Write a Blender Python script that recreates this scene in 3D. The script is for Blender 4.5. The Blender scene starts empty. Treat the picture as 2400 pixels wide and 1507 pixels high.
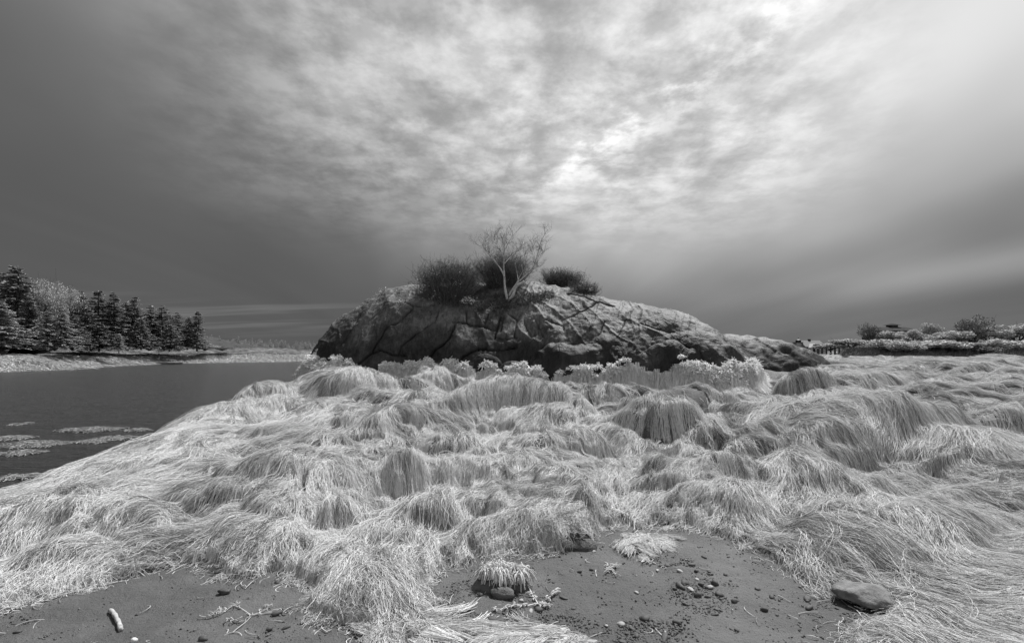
import bpy, bmesh, math, random
import numpy as np
R = math.radians
rng = np.random.default_rng(7)
random.seed(7)
C = bpy.context.scene.collection
SC = bpy.context.scene

# ---------------------------------------------------------------- camera
EYE = 1.6; F = 1200.0; CU = 1200.0; HV = 820.0          # photo pixels: focal length, centre column, horizon row
cam = bpy.data.cameras.new('camera'); cam.lens = 18; cam.sensor_width = 36
cam.shift_y = (HV - 753.5) / 2400.0; cam.clip_start = .05; cam.clip_end = 6000
co = bpy.data.objects.new('camera', cam); C.objects.link(co)
co.location = (0, 0, EYE); co.rotation_euler = (R(90), 0, 0); SC.camera = co

# ---------------------------------------------------------------- sky and sun (an infrared black-and-white photograph: all greys)
SUN_AZ, SUN_EL = 34.0, 57.0            # degrees right of straight ahead, above the horizon
SC.view_settings.view_transform = 'Standard'; SC.view_settings.look = 'None'
SC.view_settings.exposure = 0.34; SC.view_settings.gamma = 1.0
world = bpy.data.worlds.new('World'); SC.world = world; world.use_nodes = True
class NT:
    def __init__(s, tree): s.t = tree; s.n = tree.nodes; s.l = tree.links; s.n.clear()
    def new(s, typ, **kw):
        n = s.n.new(typ)
        for k, v in kw.items(): setattr(n, k, v)
        return n
    def put(s, sock, v):
        if hasattr(v, 'bl_rna') and isinstance(v, bpy.types.NodeSocket): s.l.new(v, sock)
        elif getattr(sock, 'type', '') == 'RGBA' and isinstance(v, (int, float)): sock.default_value = (v, v, v, 1)
        else: sock.default_value = v
    def math(s, op, a, b=0.0, c=None, clamp=False):
        n = s.new('ShaderNodeMath', operation=op, use_clamp=clamp); s.put(n.inputs[0], a); s.put(n.inputs[1], b)
        if c is not None: s.put(n.inputs[2], c)
        return n.outputs[0]
    def vec(s, op, a, b=(0, 0, 0), out=0):
        n = s.new('ShaderNodeVectorMath', operation=op); s.put(n.inputs[0], a); s.put(n.inputs[1], b)
        return n.outputs['Value'] if op in ('DOT_PRODUCT', 'LENGTH') else n.outputs[0]
    def noise(s, vec, scale, detail=4, rough=.55, dist=0.0):
        n = s.new('ShaderNodeTexNoise'); s.put(n.inputs['Vector'], vec); s.put(n.inputs['Scale'], scale)
        n.inputs['Detail'].default_value = detail; n.inputs['Roughness'].default_value = rough; n.inputs['Distortion'].default_value = dist
        return n.outputs[0]
    def maprange(s, v, a, b, c=0.0, d=1.0, typ='SMOOTHSTEP'):
        n = s.new('ShaderNodeMapRange', interpolation_type=typ)
        for i, x in enumerate((v, a, b, c, d)): s.put(n.inputs[i], x)
        return n.outputs[0]
    def ramp(s, v, pts):
        n = s.new('ShaderNodeValToRGB'); s.put(n.inputs[0], v); e = n.color_ramp.elements
        while len(e) < len(pts): e.new(.5)
        for q, (p, g) in zip(e, pts): q.position = p; q.color = (g, g, g, 1)
        return n.outputs[0]
    def mix(s, f, a, b):
        n = s.new('ShaderNodeMix', data_type='FLOAT'); s.put(n.inputs[0], f); s.put(n.inputs[2], a); s.put(n.inputs[3], b)
        return n.outputs[0]
def pixdir(u, v):
    d = np.array([(u - CU) / F, 1.0, (HV - v) / F]); return tuple(d / np.linalg.norm(d))
w = NT(world.node_tree)
tc = w.new('ShaderNodeTexCoord'); D0 = tc.outputs['Generated']
sep = w.new('ShaderNodeSeparateXYZ'); w.l.new(D0, sep.inputs[0])
zc = w.math('MAXIMUM', sep.outputs[2], 0.0); zden = w.math('ADD', zc, .10)
px_ = w.math('DIVIDE', sep.outputs[0], zden); py_ = w.math('DIVIDE', sep.outputs[1], zden)
cmb = w.new('ShaderNodeCombineXYZ'); w.put(cmb.inputs[0], px_); w.put(cmb.inputs[1], py_)
PL = cmb.outputs[0]                                     # the cloud deck seen as a flat layer overhead
def plane(sx, sy, ox=0., oy=0.):
    m = w.new('ShaderNodeMapping'); w.put(m.inputs['Vector'], PL); m.inputs['Scale'].default_value = (sx, sy, 1); m.inputs['Location'].default_value = (ox, oy, 0)
    return m.outputs[0]
# streaks of the deck run away from the viewer; softly bend the broad glow with a slow noise
warpn = w.new('ShaderNodeTexNoise'); w.put(warpn.inputs['Vector'], D0); warpn.inputs['Scale'].default_value = 2.1; warpn.inputs['Detail'].default_value = 3
wv = w.vec('SUBTRACT', warpn.outputs[1], (.5, .5, .5)); wsc = w.new('ShaderNodeVectorMath', operation='SCALE'); w.put(wsc.inputs[0], wv); wsc.inputs['Scale'].default_value = .30
DW = w.vec('NORMALIZE', w.vec('ADD', D0, wsc.outputs[0]))
def lobe(u, v, k, amp, d_=None):
    d = w.math('MAXIMUM', w.vec('DOT_PRODUCT', d_ or DW, pixdir(u, v)), 0.0)
    return w.math('MULTIPLY', w.math('POWER', d, k), amp)
sw = w.new('ShaderNodeSeparateXYZ'); w.l.new(DW, sw.inputs[0])
# the thin, lit part of the deck: a wide bowl whose lower rim is a bank of thicker cloud
ex_ = w.math('DIVIDE', w.math('SUBTRACT', sw.outputs[0], .24), .80)
ez0 = w.math('SUBTRACT', sw.outputs[2], .47)
ez_ = w.math('ADD', w.math('DIVIDE', w.math('MINIMUM', ez0, 0.0), .36), w.math('DIVIDE', w.math('MAXIMUM', ez0, 0.0), .75))
rr_ = w.math('SQRT', w.math('ADD', w.math('MULTIPLY', ex_, ex_), w.math('MULTIPLY', ez_, ez_)))
bowl = w.maprange(rr_, 1.28, .30)
glow = w.math('ADD', .062, w.math('MULTIPLY', bowl, .36))
back = w.math('MULTIPLY', w.maprange(sep.outputs[1], -.1, -.75), .21)
glow = w.math('ADD', glow, back)
for L in ((2100, -150, 12, .38), (1340, 470, 34, .21), (1700, 600, 22, .05), (500, -350, 7, .10)): glow = w.math('ADD', glow, lobe(*L))
band_ = w.math('SUBTRACT', sep.outputs[2], w.math('ADD', .055, w.math('MULTIPLY', sep.outputs[0], .10)))
glow = w.math('ADD', glow, w.math('MULTIPLY', w.math('EXPONENT', w.math('MULTIPLY', w.math('MULTIPLY', band_, band_), -1400.0)), w.maprange(sep.outputs[0], .25, .7, 0, .12)))
streak = w.noise(plane(.95, .16, 1.7, 2.2), 1.0, 3, .5, .25)
puff = w.noise(plane(2.1, 1.7, .3, 5.0), 1.25, 12, .62, .15)
puff2 = w.noise(plane(1.0, .9, 8.3, 1.0), 6.5, 10, .62, .1)
m1 = w.maprange(streak, .30, .70, .90, 1.10)
pz = w.maprange(sep.outputs[2], .14, .34)               # the broken cloud shows where the deck is overhead, far away it blurs
pd = w.math('MAXIMUM', w.vec('DOT_PRODUCT', D0, pixdir(1200, 250)), 0.0)
pmask = w.math('MULTIPLY', pz, w.maprange(pd, .78, .97))
m2 = w.mix(pmask, 1.0, w.maprange(puff, .40, .62, .74, 1.15))
m3 = w.mix(pmask, 1.0, w.maprange(puff2, .34, .66, .80, 1.18))
# a ragged bright seam in the deck, rising to the right
d1, d2 = np.array(pixdir(1300, 430)), np.array(pixdir(1790, 90)); nn_ = np.cross(d1, d2); nn_ /= np.linalg.norm(nn_); dm_ = d1 + d2; dm_ /= np.linalg.norm(dm_)
off_ = w.math('ADD', w.vec('DOT_PRODUCT', D0, tuple(nn_)), w.math('MULTIPLY', w.math('SUBTRACT', puff, .5), .22))
seam = w.math('MULTIPLY', w.math('EXPONENT', w.math('MULTIPLY', w.math('MULTIPLY', off_, off_), -1500.0)), w.maprange(w.vec('DOT_PRODUCT', D0, tuple(dm_)), .935, .985))
seam = w.math('MULTIPLY', seam, w.maprange(puff2, .35, .6, .25, 1.0))
cl = w.math('MULTIPLY', w.math('MULTIPLY', glow, m1), w.math('MULTIPLY', m2, m3))
cl = w.math('MULTIPLY', cl, w.math('ADD', 1.0, w.math('MULTIPLY', seam, .36)))
# thin bright slits under the deck, low over the far coast
slit = w.noise(plane(.10, .75, 2.0, 7.7), 1.4, 4, .6, .2)
sm_ = w.math('MULTIPLY', w.maprange(slit, .50, .66), w.math('MULTIPLY', w.maprange(sep.outputs[2], .015, .045), w.maprange(sep.outputs[2], .095, .07)))
cl = w.math('ADD', cl, w.math('MULTIPLY', w.math('MULTIPLY', sm_, w.maprange(sep.outputs[0], .15, -.1)), .07))
sky = w.new('ShaderNodeTexSky', sky_type='NISHITA', sun_disc=False, sun_elevation=R(SUN_EL), sun_rotation=R(SUN_AZ))
bw = w.new('ShaderNodeRGBToBW'); w.l.new(sky.outputs[0], bw.inputs[0])
tot = w.math('ADD', w.math('MULTIPLY', bw.outputs[0], .03), w.math('MULTIPLY', cl, 7.1))   # clear air behind, lit cloud in front
bg = w.new('ShaderNodeBackground'); w.put(bg.inputs[0], tot); bg.inputs[1].default_value = .11
wo = w.new('ShaderNodeOutputWorld'); w.l.new(bg.outputs[0], wo.inputs[0])
sun = bpy.data.lights.new('sun', 'SUN'); sun.energy = 5.0; sun.angle = R(6); sun.color = (1, 1, 1)
so = bpy.data.objects.new('sun', sun); C.objects.link(so)
so.rotation_euler = (R(90 - SUN_EL), 0, R(180 - SUN_AZ))

# ---------------------------------------------------------------- helpers
def hash3(i, j, k, seed):
    h = (i.astype(np.int64) * 374761393 + j.astype(np.int64) * 668265263 + k.astype(np.int64) * 2147483647 + seed * 1274126177) & 0xffffffff
    h = ((h ^ (h >> 13)) * 1274126177) & 0xffffffff
    h = ((h ^ (h >> 16)) * 2246822519) & 0xffffffff
    return ((h ^ (h >> 15)) & 0xffff) / 65535.0
def vnoise(p, seed=0):
    """value noise in -1..1 for points (N,2) or (N,3)"""
    p = np.asarray(p, float)
    if p.shape[-1] == 2: p = np.concatenate([p, np.zeros(p.shape[:-1] + (1,))], -1)
    i = np.floor(p); f = p - i; f = f * f * f * (f * (f * 6 - 15) + 10); i = i.astype(np.int64)
    r = 0
    for dx in (0, 1):
        for dy in (0, 1):
            for dz in (0, 1):
                wgt = (f[..., 0] if dx else 1 - f[..., 0]) * (f[..., 1] if dy else 1 - f[..., 1]) * (f[..., 2] if dz else 1 - f[..., 2])
                r = r + wgt * hash3(i[..., 0] + dx, i[..., 1] + dy, i[..., 2] + dz, seed)
    return r * 2 - 1
def fbm(p, octv=4, seed=0, gain=.5):
    p = np.asarray(p, float); a = 1; s = 0
    for o in range(octv):
        s = s + a * vnoise(p * 2.03 ** o + 17.3 * o, seed + o); a *= gain
    return s
def sstep(x, a, b):
    t = np.clip((x - a) / (b - a), 0, 1); return t * t * (3 - 2 * t)
def P(u, v, y): return np.array([(u - CU) / F * y, y, EYE - (v - HV) / F * y])
def tag(o, label=None, cat=None, group=None, kind=None):
    if label: o['label'] = label
    if cat: o['category'] = cat
    if group: o['group'] = group
    if kind: o['kind'] = kind
    return o
def mesh_obj(name, verts, faces, mat, parent=None, smooth=True):
    me = bpy.data.meshes.new(name); verts = np.asarray(verts, float)
    if isinstance(faces, np.ndarray):
        n, k = faces.shape
        me.vertices.add(len(verts)); me.vertices.foreach_set('co', verts.astype('f').ravel())
        me.loops.add(n * k); me.loops.foreach_set('vertex_index', faces.astype('i').ravel())
        me.polygons.add(n); me.polygons.foreach_set('loop_start', np.arange(0, n * k, k, dtype='i'))
        try: me.polygons.foreach_set('loop_total', np.full(n, k, 'i'))
        except Exception: pass
        me.update(calc_edges=True)
    else:
        me.from_pydata([tuple(v) for v in verts], [], [tuple(f) for f in faces]); me.update()
    if smooth: me.polygons.foreach_set('use_smooth', np.ones(len(me.polygons), bool))
    me.materials.append(mat)
    o = bpy.data.objects.new(name, me); C.objects.link(o)
    if parent: o.parent = parent
    return o
def grid_faces(nu, nv, wrap_u=False):
    i = np.arange(nu if wrap_u else nu - 1)[:, None]; j = np.arange(nv - 1)[None]
    i2 = (i + 1) % nu
    return np.stack([i * nv + j + 0 * i, i2 * nv + j, i2 * nv + j + 1, i * nv + j + 1], -1).reshape(-1, 4)
def empty(name, loc):
    o = bpy.data.objects.new(name, None); o.location = loc; o.empty_display_size = .2; C.objects.link(o); return o
def rel(o, parent):                                       # parent without moving: parents here only translate
    o.parent = parent; o.location = [a - b for a, b in zip(o.location, parent.location)]; return o
def curves_obj(name, pts, rad, mat, parent=None, shade=None):
    """pts (N,K,3), rad (N,K): fine strands as round curves"""
    n, k = pts.shape[:2]
    hc = bpy.data.hair_curves.new(name); hc.add_curves([k] * n)
    hc.points.foreach_set('position', pts.astype('f').ravel()); hc.points.foreach_set('radius', rad.astype('f').ravel())
    at = hc.attributes.new('shade', 'FLOAT', 'CURVE'); at.data.foreach_set('value', (np.ones(n) if shade is None else shade).astype('f'))
    hc.materials.append(mat)
    o = bpy.data.objects.new(name, hc); C.objects.link(o)
    if parent: rel(o, parent)
    return o
def tube(path, rad, sides=6, cap=True):
    path = np.asarray(path, float); n = len(path); rad = np.broadcast_to(rad, (n,))
    t = np.gradient(path, axis=0); t /= np.linalg.norm(t, axis=1)[:, None] + 1e-9
    ref = np.array([.31, .23, .92]) if abs(t[:, 2]).mean() < .8 else np.array([.9, .3, .1])
    a = np.cross(t, ref); a /= np.linalg.norm(a, axis=1)[:, None] + 1e-9; b = np.cross(t, a)
    ang = np.linspace(0, 2 * math.pi, sides, endpoint=False)
    ring = path[:, None] + rad[:, None, None] * (np.cos(ang)[None, :, None] * a[:, None] + np.sin(ang)[None, :, None] * b[:, None])
    V = ring.reshape(-1, 3); Fs = []
    for i in range(n - 1):
        for s in range(sides):
            s2 = (s + 1) % sides
            Fs.append((i * sides + s, i * sides + s2, (i + 1) * sides + s2, (i + 1) * sides + s))
    if cap: Fs.append(tuple(range(sides))[::-1]); Fs.append(tuple((n - 1) * sides + s for s in range(sides)))
    return V, Fs
class MB:
    def __init__(s): s.v = []; s.f = []; s.n = 0
    def add(s, V, Fs):
        s.v.append(np.asarray(V, float)); s.f += [tuple(i + s.n for i in f) for f in Fs]; s.n += len(V); return s
    def tube(s, path, rad, sides=6): return s.add(*tube(path, rad, sides))
    def box(s, c, h):
        c = np.array(c, float); h = np.array(h, float)
        V = [c + h * np.array(q) for q in ((-1,-1,-1),(1,-1,-1),(1,1,-1),(-1,1,-1),(-1,-1,1),(1,-1,1),(1,1,1),(-1,1,1))]
        return s.add(V, [(3,2,1,0),(4,5,6,7),(0,1,5,4),(1,2,6,5),(2,3,7,6),(3,0,4,7)])
    def build(s, name, mat, parent=None, smooth=False):
        return mesh_obj(name, np.concatenate(s.v), s.f, mat, parent, smooth)

# ---------------------------------------------------------------- materials (greys)
def material(name):
    m = bpy.data.materials.new(name); m.use_nodes = True; return m, NT(m.node_tree)
def finish(nt, col, rough=.8, bump=None, bstr=.4, bdist=.02, spec=.3, trans=0.0):
    b = nt.new('ShaderNodeBsdfPrincipled'); nt.put(b.inputs['Base Color'], col); nt.put(b.inputs['Roughness'], rough)
    b.inputs['Specular IOR Level'].default_value = spec
    if bump is not None:
        bn = nt.new('ShaderNodeBump'); nt.put(bn.inputs['Height'], bump); bn.inputs['Strength'].default_value = bstr; bn.inputs['Distance'].default_value = bdist
        nt.l.new(bn.outputs[0], b.inputs['Normal'])
    o = nt.new('ShaderNodeOutputMaterial'); sh = b.outputs[0]
    if trans:
        t = nt.new('ShaderNodeBsdfTranslucent'); nt.put(t.inputs[0], col); mx = nt.new('ShaderNodeMixShader'); mx.inputs[0].default_value = trans
        nt.l.new(sh, mx.inputs[1]); nt.l.new(t.outputs[0], mx.inputs[2]); sh = mx.outputs[0]
    nt.l.new(sh, o.inputs[0])
def grey(name, a, b, scale=6, rough=.8, bstr=.4, bdist=.02, spec=.3, stretch=(1, 1, 1), detail=6, trans=0.):
    m, n = material(name); t = n.new('ShaderNodeTexCoord')
    mp = n.new('ShaderNodeMapping'); n.l.new(t.outputs['Object'], mp.inputs[0]); mp.inputs['Scale'].default_value = stretch
    f = n.noise(mp.outputs[0], scale, detail, .62)
    col = n.ramp(f, [(.3, a), (.7, b)])
    finish(n, col, rough, n.noise(mp.outputs[0], scale * 4, 8, .65), bstr, bdist, spec, trans); return m
def weed(name, lo, hi, tiplo=1.0, tiphi=1.12):
    m, n = material(name); h = n.new('ShaderNodeHairInfo')
    c = n.math('ADD', lo, n.math('MULTIPLY', h.outputs['Random'], hi - lo))
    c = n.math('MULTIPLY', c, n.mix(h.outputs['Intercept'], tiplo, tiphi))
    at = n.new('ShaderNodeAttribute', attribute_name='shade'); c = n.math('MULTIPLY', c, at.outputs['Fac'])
    finish(n, c, .55, spec=.25, trans=.06); return m
M = {}
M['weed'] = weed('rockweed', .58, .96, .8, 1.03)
M['tips'] = weed('rockweed_tips', .6, .92)
M['wrack'] = weed('bladder_wrack', .5, .88)
M['mat'] = grey('weed_mat', .05, .18, 20, .6, 1.0, .04)
M['wetrock'] = grey('boulder_rock', .06, .14, 9, .6, .7, .02)
M['sand'] = None

# ---------------------------------------------------------------- the lie of the land
def gridlin(x, xs, ys): return np.interp(x, xs, ys)
ROCK_X = [-6.6, -5.5, -4, -2, 0, 2, 3.6, 5.0, 5.8, 6.8]
ROCK_YF = [15.2, 14.2, 13.6, 13.3, 13.1, 12.6, 12.0, 11.7, 12.2, 13.6]
def rock_yf(x): return np.interp(x, ROCK_X, ROCK_YF)
def rock_yc(x): return rock_yf(x) + np.interp(x, [-7, -5.5, 0, 5, 7], [1.2, 2.6, 3.6, 3.2, 1.6])
SIL = np.array([(700,868),(735,846),(750,832),(762,812),(780,788),(800,766),(825,744),(850,727),(880,708),(905,695),(935,683),(960,676),(1000,674),(1060,673),(1130,671),(1200,670),
    (1240,668),(1290,672),(1340,681),(1395,699),(1440,712),(1480,718),(1520,724),(1560,733),(1600,746),(1640,764),(1675,782),(1700,800),(1720,822),(1735,850),(1745,872)], float)
def rock_zc(x):
    y = rock_yc(x); u = CU + F * x / y
    v = np.interp(u, SIL[:, 0], SIL[:, 1]); return EYE - (v - HV) / F * y
ROCK_ZB = .35
def rock_h(x, y):
    """height of the outcrop's smooth form, or -9 outside it"""
    yf, yc, z1 = rock_yf(x), rock_yc(x), rock_zc(x)
    t = np.where(y < yc, (yc - y) / (yc - yf), (y - yc) / (yc - yf + 1.2))
    z = ROCK_ZB + (z1 - ROCK_ZB) * np.maximum(1 - np.clip(t, 0, 2) ** 2.0, 0) ** .56
    return np.where((t < 1) & (x > -6.55) & (x < 6.75), z, -9.0)
def base(x, y):
    """broad ground: sand at 0, rising to the outcrop and to the flats on the right, falling to the water on the left"""
    z = np.where(y < 13.5, .1 * (y - 4.0), .95 + 0 * y)
    z = np.where(z > .80, .80 + .06 * np.tanh((z - .80) / .06), z)
    z = np.where(z < .06, .06 * np.exp(np.clip((z - .06) / .12, -9, 0)) - .045 * (1 - np.exp(np.clip((z - .06) / .12, -9, 0))), z)
    wl = (.55 + .45 * sstep(x, .3, 1.8)) * sstep(x, -6.2, -5) * (1 - sstep(x, 6.0, 7.2)); z = z - .27 * wl * np.exp(-((y - (rock_yf(x) - .5)) / 1.1) ** 2)
    edge = np.interp(y, [1, 3, 5, 8, 10, 14, 18, 60], [-5.5, -5.3, -5.0, -5.1, -5.0, -5.5, -7, -7.5])
    fall = sstep(x - edge, .4, -1.5)
    return z * (1 - fall) - 1.0 * fall
GRID_A = (-1.7, 1.7, 1050); GRID_L = (math.log(1.15), math.log(60), 820)
def lumps(x, y, cell, seed, hmin, hmax, asp=1.5, q=.75, warp=.28):
    """overlapping boulder-like swellings, steep towards the viewer's side and gentle behind"""
    p = np.stack([x, y], -1) / cell
    gx = x / (cell * asp) + warp * fbm(p * .8, 3, seed + 1); gy = y / cell + warp * fbm(p * .8 + 19, 3, seed + 2); out = np.zeros_like(x)
    ix, iy = np.floor(gx).astype(np.int64), np.floor(gy).astype(np.int64); k = np.zeros_like(ix)
    for dx in (-1, 0, 1):
        for dy in (-1, 0, 1):
            jx, jy = ix + dx, iy + dy
            cx = jx + hash3(jx, jy, k, seed); cy = jy + hash3(jx, jy, k + 1, seed)
            r0 = .45 + .5 * hash3(jx, jy, k + 2, seed); h = hmin + (hmax - hmin) * hash3(jx, jy, k + 3, seed) ** 1.3; a = 1.2 * (hash3(jx, jy, k + 4, seed) - .5)
            ex, ey = gx - cx, gy - cy; ey = ey + a * ex; ey = np.where(ey < 0, ey * 1.6, ey * .78)
            r = np.sqrt(ex ** 2 + ey ** 2) / r0
            out = np.maximum(out, h * np.maximum(1 - r ** 2.2, 0) ** q)
    return out
# sand areas, outlined on the photo's ground plane
SANDS = [np.array(p, float) for p in (
 [(-900,1560),(-100,1445),(60,1412),(200,1378),(340,1346),(475,1312),(510,1336),(560,1362),(640,1346),(700,1360),(745,1388),(735,1442),(790,1462),(880,1478),(850,1530),(830,1800),(-900,1800)],
 [(960,1392),(1040,1330),(1140,1300),(1250,1292),(1330,1268),(1420,1242),(1500,1236),(1600,1226),(1680,1252),(1760,1276),(1830,1330),(1900,1366),(1960,1386),(2010,1400),(2110,1440),(2090,1470),(2000,1482),(2010,1800),(900,1800),(960,1500),(1010,1455),(1030,1425),(1000,1404)])]
def in_poly(u, v, poly):
    r = np.zeros(u.shape, bool); n = len(poly)
    for i in range(n):
        (x1, y1), (x2, y2) = poly[i], poly[(i + 1) % n]
        c = ((y1 > v) != (y2 > v)) & (u < (x2 - x1) * (v - y1) / (y2 - y1 + 1e-12) + x1); r ^= c
    return r
def sandmask(x, y):
    u = CU + F * x / y; v = HV + F * EYE / y
    wob = 16 * fbm(np.stack([x * 6, y * 6], -1), 2, 31)
    m = np.zeros(np.shape(x), bool)
    for p in SANDS: m |= in_poly(u + wob, v + wob * .6, p)
    return m

# ---------------------------------------------------------------- boulders: photo columns u0..u1, row of top and of foot, depth/width, bare face 0..1, label
BOULDERS = [
 (528, 695, 903, 962, .8, 0, 'dome-shaped boulder thickly draped in pale seaweed, standing alone at the water edge'),
 (690, 910, 872, 940, .7, 0, 'broad flat-topped boulder curtained in pale seaweed under the outcrop left end'),
 (985, 1062, 853, 905, .8, .1, 'small pointed seaweed-covered boulder against the outcrop foot, left of the tall cascade'),
 (1065, 1345, 876, 985, .55, 0, 'tall steep boulder with the longest seaweed cascade, below the middle of the outcrop'),
 (955, 1075, 905, 965, .8, 0, 'rounded seaweed-covered boulder just left of the tall cascade'),
 (1190, 1325, 958, 1014, .7, 0, 'round mop-like boulder in front of the tall cascade foot'),
 (1000, 1112, 962, 992, .6, 0, 'low small boulder with combed seaweed, left below the tall cascade'),
 (690, 835, 944, 1008, .8, 0, 'left half of a twin mound of swirling seaweed, right of the dome-shaped boulder'),
 (800, 960, 958, 1024, .8, 0, 'right half of a twin mound whose seaweed swirls down to a rosette'),
 (620, 780, 985, 1024, .6, .35, 'low boulder with a dark patch in its seaweed, below the twin mound'),
 (1282, 1390, 1002, 1072, .8, .2, 'boulder with parted seaweed showing a dark hollow, right of the mop-like boulder'),
 (1385, 1475, 1000, 1052, .8, .2, 'smaller seaweed boulder leaning on the right of the parted one'),
 (885, 1020, 1036, 1146, .8, 0, 'bell-shaped mound of hanging seaweed in the middle of the picture'),
 (1015, 1115, 1098, 1140, .7, .8, 'block with a bare dark face under a fringe of seaweed, right of the bell-shaped mound'),
 (1095, 1265, 1064, 1112, .6, .25, 'wide low boulder with seaweed swept to the right, above the bare-faced block'),
 (935, 1048, 1183, 1256, .8, .15, 'shaggy boulder with thick seaweed locks parted over a dark front, centre foreground'),
 (1155, 1335, 1190, 1272, .6, .15, 'long foreground mound of seaweed combed to the left, above the pebbly sand'),
 (1325, 1435, 1130, 1216, .8, .3, 'dark-fronted tangled boulder between the two big foreground mounds'),
 (545, 645, 1108, 1154, .7, .9, 'bare dark boulder peeping out between seaweed curtains on the left'),
 (640, 770, 1094, 1188, .7, .45, 'boulder with dark bare patches under thin hanging seaweed, right of the bare dark one'),
 (400, 590, 1080, 1142, .5, .35, 'long boulder with a fringe of seaweed hanging over its dark side, left field'),
 (385, 545, 1136, 1186, .6, .2, 'low seaweed ridge sloping left, just below the fringed boulder'),
 (375, 520, 1176, 1244, .7, .1, 'hunched boulder under curly bright seaweed, left foreground'),
 (545, 655, 1190, 1240, .7, .1, 'smaller curly-topped boulder right of the hunched one'),
 (-40, 380, 1036, 1190, .5, 0, 'smooth whale-backed mound of seaweed at the left water edge'),
 (330, 560, 958, 1015, .7, 0, 'sloping seaweed-covered point that runs down to the water below the dome-shaped boulder'),
 (700, 800, 1126, 1162, .7, .4, 'little dark-sided boulder left of the bell-shaped mound'),
 (1880, 2150, 950, 1085, .8, 0, 'largest seaweed mound on the right, long strands streaming down from its peak'),
 (1755, 1900, 985, 1050, .8, 0, 'curved seaweed mound left of the largest one, strands swept like a wave'),
 (1615, 1765, 1066, 1142, .7, .1, 'rounded foreground mound with seaweed pouring towards the bare sand on the right'),
 (1830, 2010, 1075, 1170, .8, 0, 'broad shoulder of seaweed below the largest right-hand mound'),
 (2010, 2330, 1215, 1335, .6, .1, 'big foreground swell with a dark hollow under its long strands, lower right'),
 (2130, 2420, 1010, 1130, .7, .1, 'seaweed mound cut by the right picture edge, above the big foreground swell'),
 (1812, 1945, 872, 926, .7, .15, 'square-shouldered rock with a tufted weed curtain, beside the outcrop tail'),
 (1962, 2110, 866, 908, .6, 0, 'smooth rounded ledge combed with weed, right of the square-shouldered rock'),
 (2080, 2190, 868, 900, .5, 0, 'low tapering ledge of pale weed right of the smooth rounded one'),
 (2330, 2440, 872, 892, .6, .5, 'dark-sided rock at the right picture edge on the flats'),
 (2290, 2440, 893, 916, .6, .2, 'flat weed-topped rock below the dark-sided one at the right edge'),
 (1690, 1790, 905, 945, .7, .2, 'tumbled low weed heap at the foot of the hanging weed wall'),
 (1110, 1245, 1330, 1392, .6, .85, 'dark wet boulder under a tuft of bladdery weed, on the sand in the foreground'),
]
def plane_y(v): return 2400 / (v - 700) if v > 871 else 780 / (v - 820)
BL = []
for i, (u0, u1, vt, vb, dr, bare, lab) in enumerate(BOULDERS):
    yb = plane_y(vb) if vb < 1300 else F * EYE / (vb - HV)
    for _ in range(4):
        rx = (u1 - u0) / 2 / F * (yb + 0); ry = rx * dr; yc = yb + ry * .8; rx = (u1 - u0) / 2 / F * yc; ry = rx * dr
    cx = ((u0 + u1) / 2 - CU) / F * yc; zt = EYE - (vt - HV) / F * yc
    b0 = float(base(np.array([cx]), np.array([yc]))[0]); zt = max(zt, b0 + .1)
    sharp = bare >= .6 or i in (0, 1, 33)
    if not sharp: rx *= 1.42; ry *= 1.5
    if lab.startswith('smooth whale'): cx, yc, rx, ry, zt = -4.5, 5.9, .95, 2.2, b0 + .20
    elif lab.startswith('largest'): zt = b0 + .95 * (zt - b0)
    elif not sharp: zt = b0 + .76 * (zt - b0)
    BL.append(dict(sharp=sharp, cx=cx, cy=yc, rx=rx, ry=ry, h=zt - b0, bare=bare, label=lab, seed=100 + i, yaw=0.0))
def boulder_r(b, x, y):
    dx, dy = x - b['cx'], y - b['cy']
    if not b['sharp']:                                   # uneven, sheared outlines; steep towards the sea, gentle behind
        q = np.stack([x / b['rx'] * .8, y / b['ry'] * .8], -1); k = .34
        dx = dx + k * b['rx'] * fbm(q, 3, b['seed']) + .35 * b['rx'] / b['ry'] * dy * math.sin(b['seed'] * 2.3); dy = dy + k * b['ry'] * fbm(q + 31, 3, b['seed'] + 50)
        dy = np.where(dy > 0, dy * .72, dy * 1.06)
    ang = np.arctan2(dy / b['ry'], dx / b['rx'])
    wob = 1 + .10 * np.sin(2 * ang + b['seed']) + .08 * np.sin(3 * ang + 2.1 * b['seed']) + .05 * np.sin(5 * ang + 1.3 * b['seed'])
    return np.sqrt((dx / b['rx']) ** 2 + (dy / b['ry']) ** 2) / wob
def boulder_h(b, x, y):
    r = boulder_r(b, x, y)
    tilt = 1 + .10 * np.sin(b['seed'] * 1.7) * (x - b['cx']) / b['rx']
    p, q = (2.6, .55) if b['sharp'] else (2.0, .82)
    return np.where(r < 1, b['h'] * tilt * np.maximum(1 - np.clip(r, 0, 1) ** p, 0) ** q, -9)
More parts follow.
